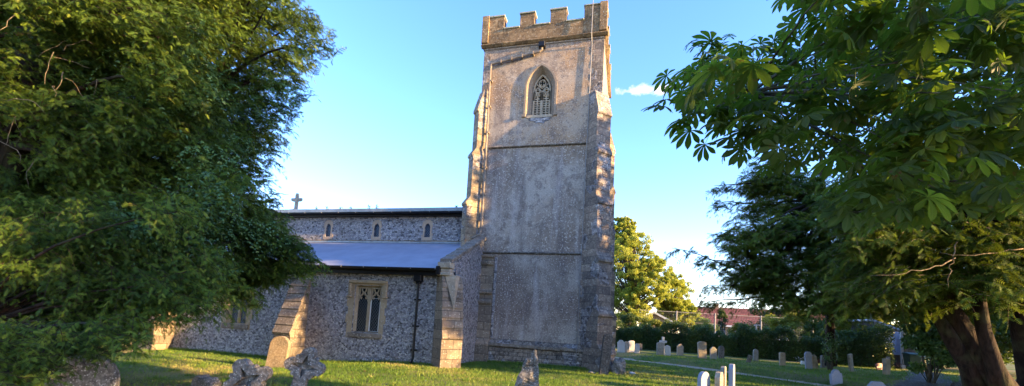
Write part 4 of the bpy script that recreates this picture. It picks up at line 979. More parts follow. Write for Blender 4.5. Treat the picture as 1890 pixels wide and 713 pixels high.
Y1c = [(-8.74,4.20,2.89),(-8.22,4.29,2.98),(-6.56,3.87,2.76),(-5.45,4.09,2.83),(-10.27,4.25,2.76),(-8.60,3.87,2.66),(-8.83,4.10,2.66),(-7.37,3.67,2.46),(-7.66,4.10,2.52),(-7.37,4.28,2.62),(-7.42,4.60,2.85),(-6.77,4.71,2.61),(-6.60,4.77,2.80),(-9.03,3.92,2.14),(-8.65,3.92,2.15),(-8.16,4.03,2.33),(-7.23,3.81,2.17),(-7.89,4.48,2.43),(-7.06,4.19,2.36),(-6.73,4.43,2.47),(-6.50,4.52,2.43),(-6.60,5.19,2.48),(-5.62,4.60,2.28),(-10.17,4.25,1.82),(-9.53,4.20,1.98),(-7.56,3.61,1.96),(-9.14,4.62,1.93),(-6.78,3.84,1.95),(-7.98,4.70,1.93),(-7.01,4.50,2.09),(-6.28,4.31,1.99),(-5.67,4.33,1.94),(-5.64,4.50,1.96),(-9.69,4.09,1.54),(-8.53,3.79,1.65),(-9.10,4.24,1.53),(-8.22,4.08,1.50),(-8.86,4.71,1.64),(-8.25,4.79,1.61),(-6.92,4.41,1.61),(-7.23,4.87,1.58),(-6.22,4.50,1.76),(-5.34,4.23,1.72),(-9.97,4.37,1.07),(-8.57,3.96,1.19),(-8.19,3.95,1.32),(-8.05,4.33,1.24),(-7.75,4.38,1.41),(-6.87,4.19,1.38),(-7.30,4.72,1.39),(-6.42,4.40,1.49)]
Y2 = [(-9.61,7.56,10.19),(-8.61,6.63,8.73),(-9.00,7.50,9.45),(-7.44,6.70,8.60),(-10.15,7.74,9.49),(-10.11,8.29,9.82),(-8.64,7.43,8.89),(-7.22,6.89,8.22),(-9.43,7.41,8.71),(-9.21,7.68,8.86),(-8.85,8.04,8.87),(-8.86,8.85,9.49),(-9.57,7.97,8.55),(-8.97,7.77,8.23),(-9.07,8.45,9.03),(-8.17,8.54,8.98),(-9.08,7.86,8.13),(-8.21,7.36,7.44),(-7.83,7.93,7.68),(-6.47,7.12,7.23),(-9.55,7.79,7.51),(-9.66,8.42,8.07),(-9.12,8.68,7.79),(-7.78,8.00,7.45),(-10.48,8.48,7.42),(-9.43,8.15,7.22),(-9.59,8.79,7.66),(-6.89,6.92,6.25),(-9.41,7.94,6.76),(-8.32,7.51,6.22),(-7.06,6.95,5.82),(-8.94,7.30,5.75),(-8.62,7.51,5.93),(-8.09,7.66,5.97),(-8.26,7.15,5.33),(-7.73,7.07,5.12),(-8.92,8.72,6.03),(-9.17,7.69,4.93),(-9.02,7.91,5.29),(-9.23,8.72,5.35),(-9.93,8.44,4.99),(-8.48,7.79,4.69),(-9.02,7.76,4.03),(-8.03,7.44,3.94),(-8.60,8.49,4.28),(-8.02,6.99,3.45),(-9.37,9.05,4.01),(-8.10,8.43,3.77),(-9.09,8.32,3.27),(-9.17,8.96,3.67),(-9.11,8.93,2.96),(-7.61,7.09,2.31),(-7.59,7.41,2.56)]
Y3 = [(-7.10,6.76,3.22),(-6.46,6.40,3.15),(-6.84,7.20,3.14),(-7.27,7.14,2.87),(-6.64,6.99,3.00),(-5.97,6.64,2.85),(-7.55,7.18,2.72),(-6.50,6.68,2.55),(-6.70,7.35,2.64),(-5.97,6.96,2.61),(-7.32,7.13,2.35),(-6.83,7.02,2.41)]
base1 = (-10.97, 4.18, -0.46)
e = empty('yew_tree', base1, label='huge dense dark green yew filling the left side of the churchyard', cat='tree', group='yew trees')
bx_, by_ = base1[0], base1[1]; hub1 = [(bx_+.3,by_+.3,2.3),(bx_+.7,by_+.5,4.2),(bx_+.8,by_+.8,6.4)]
mb = MB(); mb.tube([(bx_,by_,-.4),(bx_,by_,.6),hub1[0],hub1[1],hub1[2],(bx_+1,by_+1,9)], [.62,.48,.42,.34,.26,.08], 14, .12)
mb.tube([(bx_,by_-.1,-.4),(bx_-.4,by_-.4,1.2),(bx_-.8,by_-.8,3.6),(bx_-1,by_-1.1,6)], [.4,.34,.26,.1], 10, .12); mb.build('trunk', YBARK, e, smooth=True)
branches(e, None, Y1, YBARK, .06, .010, .06, 3, hub1)
branches(e, None, Y1b+Y1c, YBARK, .03, .006, .02, 2, [(-8.2, 3.71, 1.19)], name='low_branches')
fronds(Y1, hub1[1], 66, .50, .38, 5, .105, SPRAY, 'crown', YEW, e, .75, .2, 21, YBARK, .004)
fronds(Y1c, hub1[1], 56, .44, .38, 5, .095, SPRAY, 'lower_crown', YEW, e, .7, .1, 22, YBARK, .004)
fronds(Y1b, hub1[0], 20, .26, .40, 6, .08, SPRAY, 'low_boughs', YEW, e, .4, .0, 23, YBARK, .004)
# leafless pale twigs inside the upper left of the crown
mb = MB(); r = random.Random(5)
for i in range(18):
    p = Vector((-8.43, 4.0, 5.1)) + Vector((r.uniform(-.7,.6), r.uniform(-.4,.5), r.uniform(-1.3,.7))); q = [p]
    dd = Vector((r.uniform(-.3,1), r.uniform(-.6,.2), r.uniform(-1,.5))).normalized()
    for k in range(6): dd = (dd+Vector((r.uniform(-.5,.5), r.uniform(-.5,.5), r.uniform(-.6,.35)))).normalized(); q.append(q[-1]+dd*.09)
    mb.tube(q, [.006,.006,.005,.004,.004,.003,.002], 5)
mb.build('bare_twigs', TWIG, e, smooth=True)
base2 = (-13.81, 7.98, -0.26)
e = empty('yew_tree', base2, label='ivy-tangled yew behind the nearest one, its ragged edge against the sky beside the tower', cat='tree', group='yew trees')
bx_, by_ = base2[0], base2[1]; hub2 = [(bx_+.9,by_,2.8),(bx_+1.6,by_,5),(bx_+2,by_,7.5),(bx_+2.6,by_,4.0),(bx_+3,by_+.2,6.2)]
mb = MB(); mb.tube([(bx_,by_,-.5),(bx_+.3,by_,1),hub2[0],hub2[1],hub2[2],(bx_+2.2,by_,10.5)], [.5,.4,.34,.27,.18,.05], 12, .12); mb.build('trunk', YBARK, e, smooth=True)
branches(e, None, Y2+Y3, YBARK, .06, .010, .05, 1, hub2)
fronds(Y2, hub2[1], 66, .58, .46, 6, .125, SPRAY, 'crown', YEW, e, .5, .2, 31, YBARK, .005)
fronds([(a*1.42,b*1.42,(c-1.7)*1.42+1.7) for a, b, c in Y1 if c > 1.9], hub2[1], 26, .85, .75, 6, .24, SPRAYC, 'inner_crown', YEW, e, .5, .1, 34, YBARK, .006)
fronds(Y3, hub2[0], 66, .38, .40, 6, .11, SPRAY, 'low_boughs', YEW, e, .55, .1, 33, YBARK, .005)
iv = [c for c in Y2+Y1 if True]; iv = sorted(iv, key=lambda c: (Vector(c)-Vector((-7.71, 6.43, 5.65))).length)[:22]; iv += sorted(Y3+Y1, key=lambda c: (Vector(c)-Vector((-6.33, 5.47, 3.12))).length)[:12]
fronds([(a*.93,b*.93,(c-1.7)*.93+1.7) for a, b, c in iv], (-11.6,8.1,5), 16, .42, .6, 9, .062, LEAF, 'ivy', IVY, e, .7, 0, 35)

# big yews on the right
YM = [(5.62,19.48,8.76),(5.48,20.38,8.37),(5.82,19.53,8.22),(7.04,20.48,8.38),(8.05,21.90,8.94),(10.03,21.29,8.58),(5.55,21.17,8.47),(6.08,21.83,8.50),(6.37,19.78,7.85),(7.87,22.67,8.84),(8.03,21.70,8.36),(8.00,19.70,7.47),(9.75,21.86,8.13),(10.75,22.74,8.62),(10.59,21.25,8.12),(10.27,19.62,7.66),(5.17,19.48,7.05),(6.62,22.14,7.84),(7.28,22.11,7.85),(7.53,20.53,7.47),(7.96,20.24,7.44),(8.44,20.17,7.09),(10.49,23.14,7.79),(9.75,20.49,7.26),(11.51,22.85,7.96),(10.49,19.40,7.09),(4.86,19.46,6.38),(5.50,18.42,6.07),(6.55,20.93,6.62),(7.66,22.02,6.96),(7.19,18.99,6.37),(8.70,21.49,7.15),(9.52,21.71,7.20),(9.99,21.90,7.27),(10.84,22.09,6.91),(12.13,23.21,7.58),(12.74,23.71,7.44),(4.35,19.76,5.76),(4.58,18.53,5.56),(5.68,20.06,5.83),(6.04,19.46,5.92),(7.43,21.93,6.66),(8.52,22.79,6.74),(7.65,19.91,5.83),(9.95,23.09,6.73),(9.98,22.65,6.81),(9.26,19.30,5.86),(9.71,19.49,5.97),(12.97,24.00,6.75),(5.01,20.02,5.38),(5.35,18.50,5.32),(6.61,20.66,5.77),(6.54,19.13,5.36),(7.47,19.66,5.42),(9.20,22.92,5.95),(8.84,20.39,5.68),(10.41,22.73,5.92),(10.22,20.78,5.75),(10.96,21.27,5.73),(4.85,19.67,4.60),(5.26,18.93,4.43),(5.71,18.60,4.65),(6.15,18.95,4.55),(7.47,20.30,5.08),(8.54,22.31,5.19),(9.61,23.14,5.33),(9.97,22.41,5.27),(10.81,22.36,5.44),(11.89,23.95,5.74),(12.03,23.07,5.18),(4.61,19.94,4.28),(5.44,21.55,4.21),(6.19,20.95,4.48),(6.84,21.77,4.31),(7.81,21.77,4.38),(8.24,21.48,4.67),(7.70,19.40,4.26),(10.36,23.36,5.00),(10.90,23.16,4.77),(9.31,19.36,4.40),(11.88,23.37,5.05),(11.20,20.95,4.44),(5.64,20.77,3.64),(6.03,19.65,3.62),(6.35,19.43,3.42),(7.74,21.37,3.66),(8.54,21.32,3.69),(8.75,21.20,3.79),(10.23,22.48,3.99),(11.24,23.35,4.13),(12.18,23.89,4.38),(7.16,19.40,3.12),(8.89,21.49,3.10),(10.11,22.85,3.38),(11.06,23.99,3.57),(11.69,23.64,3.45)]
YR = [(8.52,13.72,6.46),(11.51,17.78,7.95),(5.85,13.30,5.93),(6.88,14.33,6.32),(6.66,13.00,6.09),(7.96,14.83,6.44),(8.63,15.10,6.55),(9.89,16.43,6.87),(9.93,15.73,6.73),(9.98,14.79,6.35),(10.99,15.55,6.83),(11.71,16.02,6.96),(13.02,17.49,7.19),(5.97,13.92,5.62),(7.11,15.27,6.11),(8.43,17.10,6.51),(6.91,13.13,5.45),(9.95,17.68,6.75),(8.92,14.94,6.11),(9.64,15.42,6.35),(8.75,13.57,5.75),(10.07,14.68,6.06),(9.88,13.98,5.58),(13.34,18.10,6.86),(6.22,14.19,5.38),(6.53,13.45,4.98),(6.97,13.87,5.36),(7.68,14.19,5.30),(8.31,14.77,5.51),(10.01,16.53,5.72),(10.54,16.60,5.88),(11.28,17.22,5.91),(10.90,15.54,5.54),(12.12,16.81,6.15),(10.99,14.80,5.63),(5.99,13.32,4.84),(6.23,12.89,4.61),(7.29,13.67,4.69),(8.14,14.75,5.04),(10.38,17.91,5.51),(8.47,13.71,4.75),(9.40,14.67,5.02),(9.37,13.67,4.86),(10.34,14.44,4.90),(12.10,16.42,5.55),(6.43,14.36,4.49),(7.14,15.24,4.45),(7.20,13.98,4.40),(9.37,17.13,4.71),(9.68,16.75,4.72),(8.93,14.97,4.53),(9.16,14.70,4.67),(11.97,18.21,5.07),(12.81,18.57,5.02),(10.87,14.91,4.60),(11.07,14.89,4.66),(7.09,16.55,4.04),(7.56,16.49,4.16),(8.25,17.12,4.26),(8.12,15.32,3.97),(8.06,14.71,3.87),(9.02,15.22,3.89),(10.39,16.93,4.16),(9.09,14.21,4.07),(9.85,14.41,3.87),(12.15,17.10,4.21),(10.60,14.53,4.00),(12.97,17.28,4.26),(6.54,14.79,3.28),(6.72,13.91,3.25),(7.08,14.11,3.48),(8.18,15.12,3.64),(8.39,14.93,3.37),(10.65,17.77,3.86),(10.03,15.96,3.52),(9.06,13.71,3.42),(9.45,13.74,3.55),(11.77,16.27,3.91),(11.74,15.67,3.69),(7.20,15.49,3.20),(8.35,15.81,3.10)]
br_ = (10.77, 15.95, 0.24)
e = empty('yew_tree', br_, label='ancient yew with a thick leaning reddish trunk at the right edge', cat='tree', group='yew trees')
def rpt(*a): return a
mb = MB()
mb.tube([(11.01, 16.2, -0.7), (10.66, 15.99, 0.61), (10.14, 15.97, 1.51), (9.72, 15.99, 2.36), (9.28, 15.99, 3.33), (8.72, 16.04, 4.49), (8.48, 16.34, 6.13), (8.21, 15.97, 9.26)], [.50,.36,.31,.27,.24,.20,.16,.06], 18, .12)
mb.tube([(10.66, 15.81, 0.25), (10.2, 15.49, 1.24), (9.87, 15.31, 2.22), (9.77, 15.29, 3.21), (9.66, 15.36, 4.4), (9.88, 15.56, 7.23)], [.36,.20,.17,.15,.14,.08], 14, .12)
mb.tube([(10.34, 16.25, 0.23), (10.0, 16.08, 1.1), (9.45, 15.95, 2.03), (9.16, 16.1, 2.83), (8.9, 16.13, 4.0)], [.34,.24,.19,.15,.10], 12, .12)
mb.build('trunk', YBARK, e, smooth=True)
hubR = [(9.28, 15.99, 3.33), (8.72, 16.04, 4.49), (9.77, 15.29, 3.21), (9.78, 15.49, 5.55)]
branches(e, None, YR, YBARK, .12, .015, .05, 1, hubR)
fronds(YR, (9.52, 15.81, 3.65), 24, .85, 1.05, 7, .26, SPRAYC, 'crown', YEW, e, .45, .1, 41, TWIG, .009)
mb = MB()
for a, b in (((7.96, 13.2, 3.88), (5.89, 12.5, 3.3)), ((8.02, 13.17, 4.29), (7.81, 13.12, 3.2)), ((9.67, 13.61, 4.27), (7.57, 13.08, 3.99))):
    p = limb_path(a, b, 12, -.05, .2); p = [q+Vector((random.uniform(-.04,.04), 0, random.uniform(-.05,.05))) for q in p]
    mb.tube(p, [.016-.001*k for k in range(12)], 6, .2)
mb.build('bare_boughs', TWIG, e, smooth=True)
b2_ = (13.98, 18.87, 0.19)
e = empty('yew_tree', b2_, label='second multi-stemmed yew in deep shade at the far right edge', cat='tree', group='yew trees')
mb = MB()
mb.tube([(13.38, 18.49, -0.77), (13.16, 18.28, 0.81), (12.68, 17.99, 2.55), (12.48, 17.98, 4.33), (12.38, 17.95, 6.53)], [.7,.45,.36,.3,.15], 14, .12)
mb.tube([(14.57, 19.44, -0.84), (14.34, 19.2, 0.99), (13.83, 18.89, 2.8), (14.12, 18.92, 5.44), (14.14, 18.71, 7.68)], [.7,.5,.4,.3,.1], 14, .12)
mb.build('trunk', YBARK, e, smooth=True)
YF = [(13.92, 19.36, 5.72), (15.1, 19.12, 6.06), (16.39, 19.54, 5.2), (13.23, 19.75, 5.18), (16.24, 20.26, 8.15), (18.0, 20.79, 7.45), (12.85, 20.74, 4.69), (12.31, 21.67, 4.35), (15.47, 20.94, 4.37), (14.94, 21.87, 4.01), (13.86, 22.14, 3.65), (12.46, 22.31, 3.49)]
branches(e, None, YF, YBARK, .12, .02, .05, 1, [(12.48, 17.98, 4.33), (14.12, 18.92, 5.44)])
fronds(YF, (13.37, 18.93, 3.34), 36, 1.3, 1.3, 6, .32, SPRAYC, 'crown', YEW, e, .45, .1, 43, TWIG, .01)
# middle yew spreading left over the graves
bm_ = (10.42, 24.64, 0.69)
e = empty('yew_tree', bm_, label='spreading dark yew whose drooping boughs reach left towards the tower', cat='tree', group='yew trees')
mb = MB(); mb.tube([(9.98, 25.06, 0.43), (9.9, 24.9, 1.9), (9.74, 24.5, 3.49), (9.23, 23.35, 5.45), (8.51, 21.91, 7.68), (8.32, 21.63, 10.1)], [.26,.2,.18,.2,.16,.06], 12, .1); mb.build('trunk', YBARK, e, smooth=True)
hubM = [(9.56, 24.09, 3.98), (9.23, 23.35, 5.45), (8.51, 21.91, 7.68)]
branches(e, None, YM, YBARK, .10, .015, .04, 1, hubM)
fronds(YM, (9.05, 22.79, 5.37), 30, .82, 1.15, 7, .27, SPRAYC, 'crown', YEW, e, .35, .12, 51, TWIG, .009)
# outlying boughs in the sky
lim = [((6.34, 21.16, 4.1), (1.84, 19.05, 5.16)), ((6.55, 21.17, 4.59), (3.01, 19.7, 4.82)), ((6.34, 21.19, 3.87), (3.28, 19.98, 3.7)), ((6.04, 20.88, 6.21), (3.88, 19.91, 6.12)), ((6.46, 20.88, 7.42), (3.66, 19.94, 7.39)), ((6.43, 20.78, 8.37), (3.63, 20.07, 8.13)), ((6.35, 21.22, 3.51), (3.15, 20.42, 3.06)),((6.81, 21.33, 3.66), (4.49, 20.67, 4.18)),((6.53, 21.12, 5.06), (4.45, 20.55, 5.36))]
mb = MB(); cl = []
for a, b in lim:
    p = limb_path(a, b, 9, .0, .05); mb.tube(p, [.05,.045,.04,.035,.03,.025,.02,.014,.008], 6)
    for k in range(1, 9): cl.append(tuple(p[k]-Vector((0,0,.06))))
mb.build('boughs', YBARK, e, smooth=True)
fronds(cl, (9.05, 22.79, 5.37), 5, .16, .72, 6, .20, SPRAYC, 'bough_foliage', YEW, e, .75, .0, 53, TWIG, .006)

# horse chestnut reaching in from the right
CH_ = [(1.08,2.52,3.69),(1.61,3.06,4.06),(2.06,3.32,4.19),(3.71,5.59,5.83),(3.18,4.53,5.02),(1.24,3.40,4.29),(1.43,3.47,4.30),(1.20,2.69,3.68),(2.49,4.94,5.42),(2.78,5.12,5.53),(1.49,2.63,3.60),(3.46,5.77,5.93),(3.71,5.77,5.77),(2.74,3.91,4.48),(2.25,3.10,3.85),(4.42,5.76,5.65),(1.69,4.59,5.01),(1.17,2.66,3.59),(1.86,3.84,4.36),(2.62,5.22,5.28),(1.53,2.77,3.60),(2.57,4.27,4.66),(3.27,5.12,5.20),(3.66,5.38,5.26),(2.24,3.22,3.84),(3.25,4.33,4.57),(1.50,4.03,4.34),(1.33,3.34,3.95),(1.68,3.69,4.05),(2.39,4.82,4.75),(2.02,3.79,4.09),(2.44,4.23,4.42),(2.25,3.65,3.97),(3.08,4.67,4.59),(2.40,3.56,3.91),(4.06,5.58,5.15),(3.05,4.01,4.11),(0.91,4.44,4.44),(1.03,3.99,4.12),(1.37,3.96,4.07),(1.85,4.80,4.59),(1.81,4.36,4.31),(2.15,4.57,4.46),(2.55,4.95,4.63),(2.17,4.05,4.16),(2.93,4.94,4.66),(2.70,4.27,4.26),(2.08,3.16,3.58),(2.38,3.40,3.70),(2.97,4.09,4.05),(2.83,3.65,3.76),(0.47,3.53,3.85),(0.44,2.70,3.29),(0.58,2.51,3.17),(1.10,4.09,4.12),(1.67,5.42,4.78),(1.86,5.05,4.57),(1.21,2.97,3.39),(2.52,5.63,4.83),(1.87,3.74,3.76),(1.60,2.97,3.39),(1.77,3.12,3.39),(2.41,3.95,3.79),(2.38,3.70,3.73),(4.22,6.08,4.98),(2.69,3.69,3.65),(3.28,4.28,3.96),(0.55,3.77,3.76),(0.68,3.71,3.67),(1.17,4.94,4.27),(0.90,3.28,3.43),(1.14,3.27,3.37),(2.10,5.63,4.70),(1.69,4.06,3.78),(2.35,5.00,4.24),(1.78,3.59,3.50),(1.99,3.63,3.55),(2.28,3.89,3.66),(1.79,2.83,3.10),(3.86,5.88,4.63),(2.00,2.83,3.09),(3.59,4.84,4.08),(3.53,4.56,3.90),(0.48,3.53,3.45),(0.60,3.28,3.34),(1.14,4.97,4.19),(0.91,3.34,3.31),(0.94,2.94,3.06),(1.46,4.08,3.63),(1.75,4.41,3.84),(1.51,3.32,3.31),(2.37,4.80,3.88),(3.01,5.87,4.38),(1.65,2.84,2.99),(3.01,4.90,3.99),(2.10,3.21,3.13),(2.21,3.28,3.14),(2.41,3.36,3.22),(2.42,3.21,3.18),(0.79,3.40,3.19),(1.58,5.41,4.04),(1.55,4.69,3.80),(1.53,4.14,3.46),(2.00,4.60,3.64),(1.57,3.43,3.15),(1.58,3.08,2.99),(2.75,5.12,3.87),(2.82,4.91,3.71),(1.85,3.03,2.94),(2.32,3.58,3.16),(2.78,3.94,3.31),(3.99,5.40,3.98),(4.72,6.24,4.31),(1.09,3.54,3.10),(1.36,3.77,3.17),(1.81,4.65,3.42),(2.44,5.39,3.76),(2.19,4.53,3.40),(1.59,2.99,2.84),(1.55,2.81,2.78),(3.27,5.35,3.70),(3.64,5.82,3.87),(3.00,4.42,3.35),(2.36,3.37,2.98),(4.46,6.00,3.92),(2.08,4.79,3.38),(2.30,5.03,3.36),(1.35,2.73,2.64),(2.16,4.03,3.10),(2.26,3.80,2.98),(3.27,5.28,3.49),(2.40,3.62,2.94),(3.56,5.11,3.31),(2.08,2.87,2.60),(3.27,4.35,3.08),(1.35,2.82,2.54),(1.67,3.28,2.61),(2.54,4.53,3.03),(1.83,3.10,2.62),(2.26,4.61,2.86),(2.72,5.08,3.05)]
ec = empty('horse_chestnut_tree', (7.6,7.4,0), label='horse chestnut with broad five to seven fingered leaves overhanging the upper right', cat='tree')
mb = MB(); mb.tube([(7.6,7.4,-.3),(7.6,7.4,1),(7.4,7.3,2.8),(7.3,7.2,5),(7.4,7.3,8)], [.5,.4,.35,.25,.1], 14, .1); mb.build('trunk', BARK, ec, smooth=True)
hc = [(1.7, 4.58, 4.1), (2.85, 5.1, 3.93), (3.87, 5.56, 4.14), (1.01, 4.11, 3.85), (2.44, 5.05, 3.35), (3.48, 5.42, 3.39), (2.4, 4.9, 4.83), (3.54, 5.3, 4.85)]
mb = MB()
for a, b, r0, r1 in (((7.35,7.25,4.2), hc[2], .12, .05), (hc[2], hc[1], .05, .03), (hc[1], hc[0], .032, .02), (hc[0], hc[3], .018, .010), (hc[2], hc[5], .04, .02), (hc[5], hc[4], .022, .012), (hc[2], hc[7], .04, .025), (hc[7], hc[6], .025, .014)):
    mb.tube(limb_path(a, b, 8, .02, .06), [r0+(r1-r0)*k/7 for k in range(8)], 7)
mb.build('limbs', BARK, ec, smooth=True)
branches(ec, None, CH_, BARK, .010, .004, .03, 2, hc, name='twigs', seg=5)
r = np.random.default_rng(61); C_ = np.array(CH_); per = 13; ci = np.repeat(np.arange(len(C_)), per); n = len(ci)
off = unit(r.normal(0,1,(n,3)))*r.uniform(0,1,(n,1))**.5*np.array([.26,.26,.18]); o_ = C_[ci]+off
dd = unit(off+r.normal(0,.1,(n,3)))*1.0; dd[:,2] = dd[:,2]*.3-.25; dd[:,0] -= .25
scatter(o_, dd, np.array([0,0,1.])[None]+r.normal(0,.35,(n,3)), r.uniform(.07,.165,n), PALM[0], PALM[1], r.uniform(0,1,n), r.uniform(0,1,len(C_))[ci], 'crown', CHEST, ec, PALM[2])
# the rest of its crown stands overhead and to the right, out of the picture
crown_r = crown_cloud('outer_crown', (8.8,6.0,7.3), (3.6,3.4,3.0), 6500, .28, LEAF, CHEST, ec, 63, 60, .3)
# trees beyond the hedge
def far_tree(name, label, base, h, blobs, leaf, n, size, seed, mat, tr=.22, group='trees beyond the hedge', vd=None, nc=34, cr=.3):
    e = empty(name, base, label=label, cat='tree', group=group); x, y, z = base
    mb = MB(); mb.tube([(x,y,z-.3),(x+.1,y,z+h*.3),(x,y+.1,z+h*.6),(x+.1,y,z+h*.95)], [tr,tr*.8,tr*.5,.03], 10, .1); 
    mb.build('trunk', BARK, e, smooth=True)
    b = MB()
    for i, (c, R) in enumerate(blobs):
        cc = crown_cloud('crown', c, R, n, size, leaf, mat, e, seed+i, nc, cr, vd)
        for q in cc[::3]: b.tube(limb_path((x, y, z+min(h*.75, max(1.5, q[2]*.55))), tuple(q), 5), [.07,.05,.04,.03,.015], 5)
    b.build('limbs', BARK, e, smooth=True); return e
q = (0.73, 46.88, 2.07)
far_tree('birch_tree', 'tall golden-lit birch with weeping leaves just right of the tower', (q[0],q[1],0), 13.5, [((q[0]-.6,q[1],8.6),(3.4,3.0,3.7)), ((q[0]+1.6,q[1]-.4,6.6),(2.6,2.3,3.0)), ((q[0]-.8,q[1],4.0),(3.4,2.6,2.4)), ((q[0]-1.2,q[1],11.8),(1.9,1.5,1.9))], LEAF, 32000, .14, 71, BIRCH, vd=3.0, nc=230, cr=.115)
q = (4.96, 51.08, 2.34)
far_tree('lime_tree', 'rounded broadleaf tree glowing yellow-green right of the birch', (q[0],q[1],0), 7.5, [((q[0],q[1],5.6),(2.3,2.2,2.7)), ((q[0]+.6,q[1],3.6),(2.5,2.2,1.6))], LEAF, 17000, .18, 81, BIRCH, nc=150, cr=.14)
q = (0.4, 40.57, 2.01)
far_tree('dark_conifer', 'dark bushy evergreen standing at the hedge near the tower', (q[0],q[1],0), 2.6, [((q[0],q[1],1.9),(1.0,.9,1.2))], LEAF, 6000, .13, 91, HEDGE, tr=.1)
for i, (px_, hh) in enumerate((((16.04, 51.85, 2.98), 5.6), ((21.22, 54.22, 3.29), 6.4), ((24.38, 51.92, 3.45), 6.0))):
    far_tree('garden_tree', ['olive-green garden tree behind the middle yew, nearest the red roof','taller garden tree seen behind the ivy-clad trunk','rounded garden tree just left of the lamp post'][i], (px_[0],px_[1],0), hh*.8, [((px_[0],px_[1],hh*.55),(3.0,2.2,hh*.5))], LEAF, 12000, .2, 140+i, (HEDGE, IVY, GOLDF)[i], tr=.15, group='garden trees beyond the hedge', nc=60, cr=.24)
# shrubs behind the hedge
def shrub(label, c, R, n, size, mat, seed, nm='shrub', grp='shrubs along the hedge', vd=None):
    e = empty(nm, (c[0], c[1], 0), label=label, cat='shrub', group=grp)
    cc = crown_cloud('foliage', c, R, n, size, LEAF, mat, e, seed, 26, .34, vd); b = MB()
    for q in cc[::2]: b.tube(limb_path((c[0]+random.uniform(-.1,.1), c[1], 0), tuple(q), 5), [.035,.03,.02,.015,.008], 5)
    b.build('stems', BARK, e); return e
c = (2.4, 39.04, 1.74); shrub('yellow-green shrub in front of the brick gable', (c[0],c[1],1.9), (1.5,.8,.75), 5000, .12, GOLDF, 101)
c = (6.56, 39.58, 2.08); shrub('sunlit shrub top left of the green creeper', (c[0],c[1],2.0), (1.1,.7,.55), 3000, .13, GOLDF, 102)
c = (9.43, 39.8, 2.25); shrub('yellow-green shrub right of the creeper on the hedge', (c[0],c[1],1.9), (1.1,.7,.7), 3500, .13, GOLDF, 103)
c = (7.88, 39.52, 3.06); shrub('narrow green creeper climbing above the hedge by the netting post', (c[0],c[1],2.9), (.35,.35,1.0), 2200, .11, HEDGE, 104)
c = (13.24, 40.25, 2.56); shrub('loose olive-green shrub under the middle yew', (c[0],c[1],2.5), (2.0,1.0,1.1), 8000, .13, GOLDF, 105)
c = (17.27, 39.7, 3.17); shrub('bright yellow shrub glowing between the ivy-clad trunk and the lamp post', (c[0],c[1],2.9), (1.7,.9,1.2), 9000, .13, GOLDF, 106)
c = (14.54, 39.05, 2.38); shrub('small dark shrub left of the ivy-clad trunk', (c[0],c[1],2.4), (1.2,.8,.9), 4000, .12, HEDGE, 107)
c = (11.6, 20.68, 1.83); shrub('glossy long-leaved laurel in shade left of the big yew trunk', (c[0],c[1],1.6), (.75,.75,1.2), 5200, .15, IVY, 108, vd=.2)
c = (8.69, 56.14, 3.11); shrub('pale grey-green bush seen through the netting below the red roof', (c[0],c[1],2.1), (2.2,1.2,1.2), 5000, .18, BIRCH, 109)
c = (13.55, 53.3, 2.73); shrub('grey-green bush behind the netting by its right post', (c[0],c[1],1.9), (2.2,1.2,1.0), 5000, .18, HEDGE, 110)
# ivy on the mid trunk
q = (9.86, 24.73, 1.37); shrub('ivy and young shoots round the foot of the middle yew trunk', (q[0],q[1],1.2), (.28,.28,1.1), 1500, .08, IVY, 111)
for i, (px_, hh) in enumerate((((23.87, 43.48, 3.36), 5.5), ((23.51, 37.17, 3.3), 6.5), ((24.59, 34.33, 3.34), 7.5), ((24.32, 31.15, 3.3), 7))):
    far_tree('bushy_tree', ['dark bushy tree behind the wooden gate','dense dark tree behind the trunks of the right-hand yews','broad dark tree beyond the far right yew','dark tree at the right rim of the churchyard'][i], (px_[0],px_[1],0), hh*.8, [((px_[0],px_[1],hh*.5),(2.4,2.2,hh*.5))], LEAF, 11000, .24, 130+i, HEDGE, tr=.2, group='dark trees at the east side', nc=50, cr=.32)
# hedge
H0, H1 = Vector((-3.2,36.0,0)), Vector((15.2,30.4,0)); eh = empty('hedge', tuple((H0+H1)/2), label='long dark clipped hedge running behind the far headstones', cat='hedge')
r = np.random.default_rng(120); n = 60000; t = r.uniform(0,1,n); dv = np.array(H1-H0); nv = unit(np.array([[-dv[1], dv[0], 0]]))[0]
top = 1.72+.25*np.sin(t*21)+.2*np.sin(t*53+1)+.16*np.sin(t*97)+.12*np.sin(t*171)+.45*np.clip(t*6-5.0,0,.6)
face = r.uniform(0,1,n); wv = r.uniform(-.7,.7,n); zz = r.uniform(.0,1,n)*top; f1 = face < .6
wv = np.where(f1, -.62+r.normal(0,.09,n), wv); zz = np.where(f1, zz, top+r.normal(-.05,.12,n))
o_ = np.array(H0)[None]+dv[None]*t[:,None]+nv[None]*wv[:,None]; o_[:,2] = zz+.15
d_ = r.normal(0,1,(n,3)); scatter(o_, d_, -nv[None]+r.normal(0,.8,(n,3))+np.array([0,0,.5]), r.uniform(.07,.14,n), *LEAF, r.uniform(0,1,n), .5+.5*np.sin(t*60), 'foliage', HEDGE, eh)
mb = MB(); dn = dv/np.linalg.norm(dv); mid = (H0+H1)/2
mb.prism([(-.45,0),(.45,0),(.45,1.5),(-.45,1.5)], tuple(mid), tuple(nv), (0,0,1), tuple(dn), np.linalg.norm(dv)-.4); mb.build('inner_twigs', BARK, eh)
r = np.random.default_rng(125); n = 30000; eh = empty('hedge', (25,24,0), label='unseen tall dense hedge added on the west side to shade the churchyard', cat='hedge')  # unseen hedge added to keep sun off the yew trunk and far headstones
yy_ = r.uniform(15.5,27.5,n); top = 5.2+.5*np.sin(yy_*1.7); o_ = np.stack([25+r.uniform(-1.1,1.1,n), yy_, r.uniform(0,1,n)*top], 1)
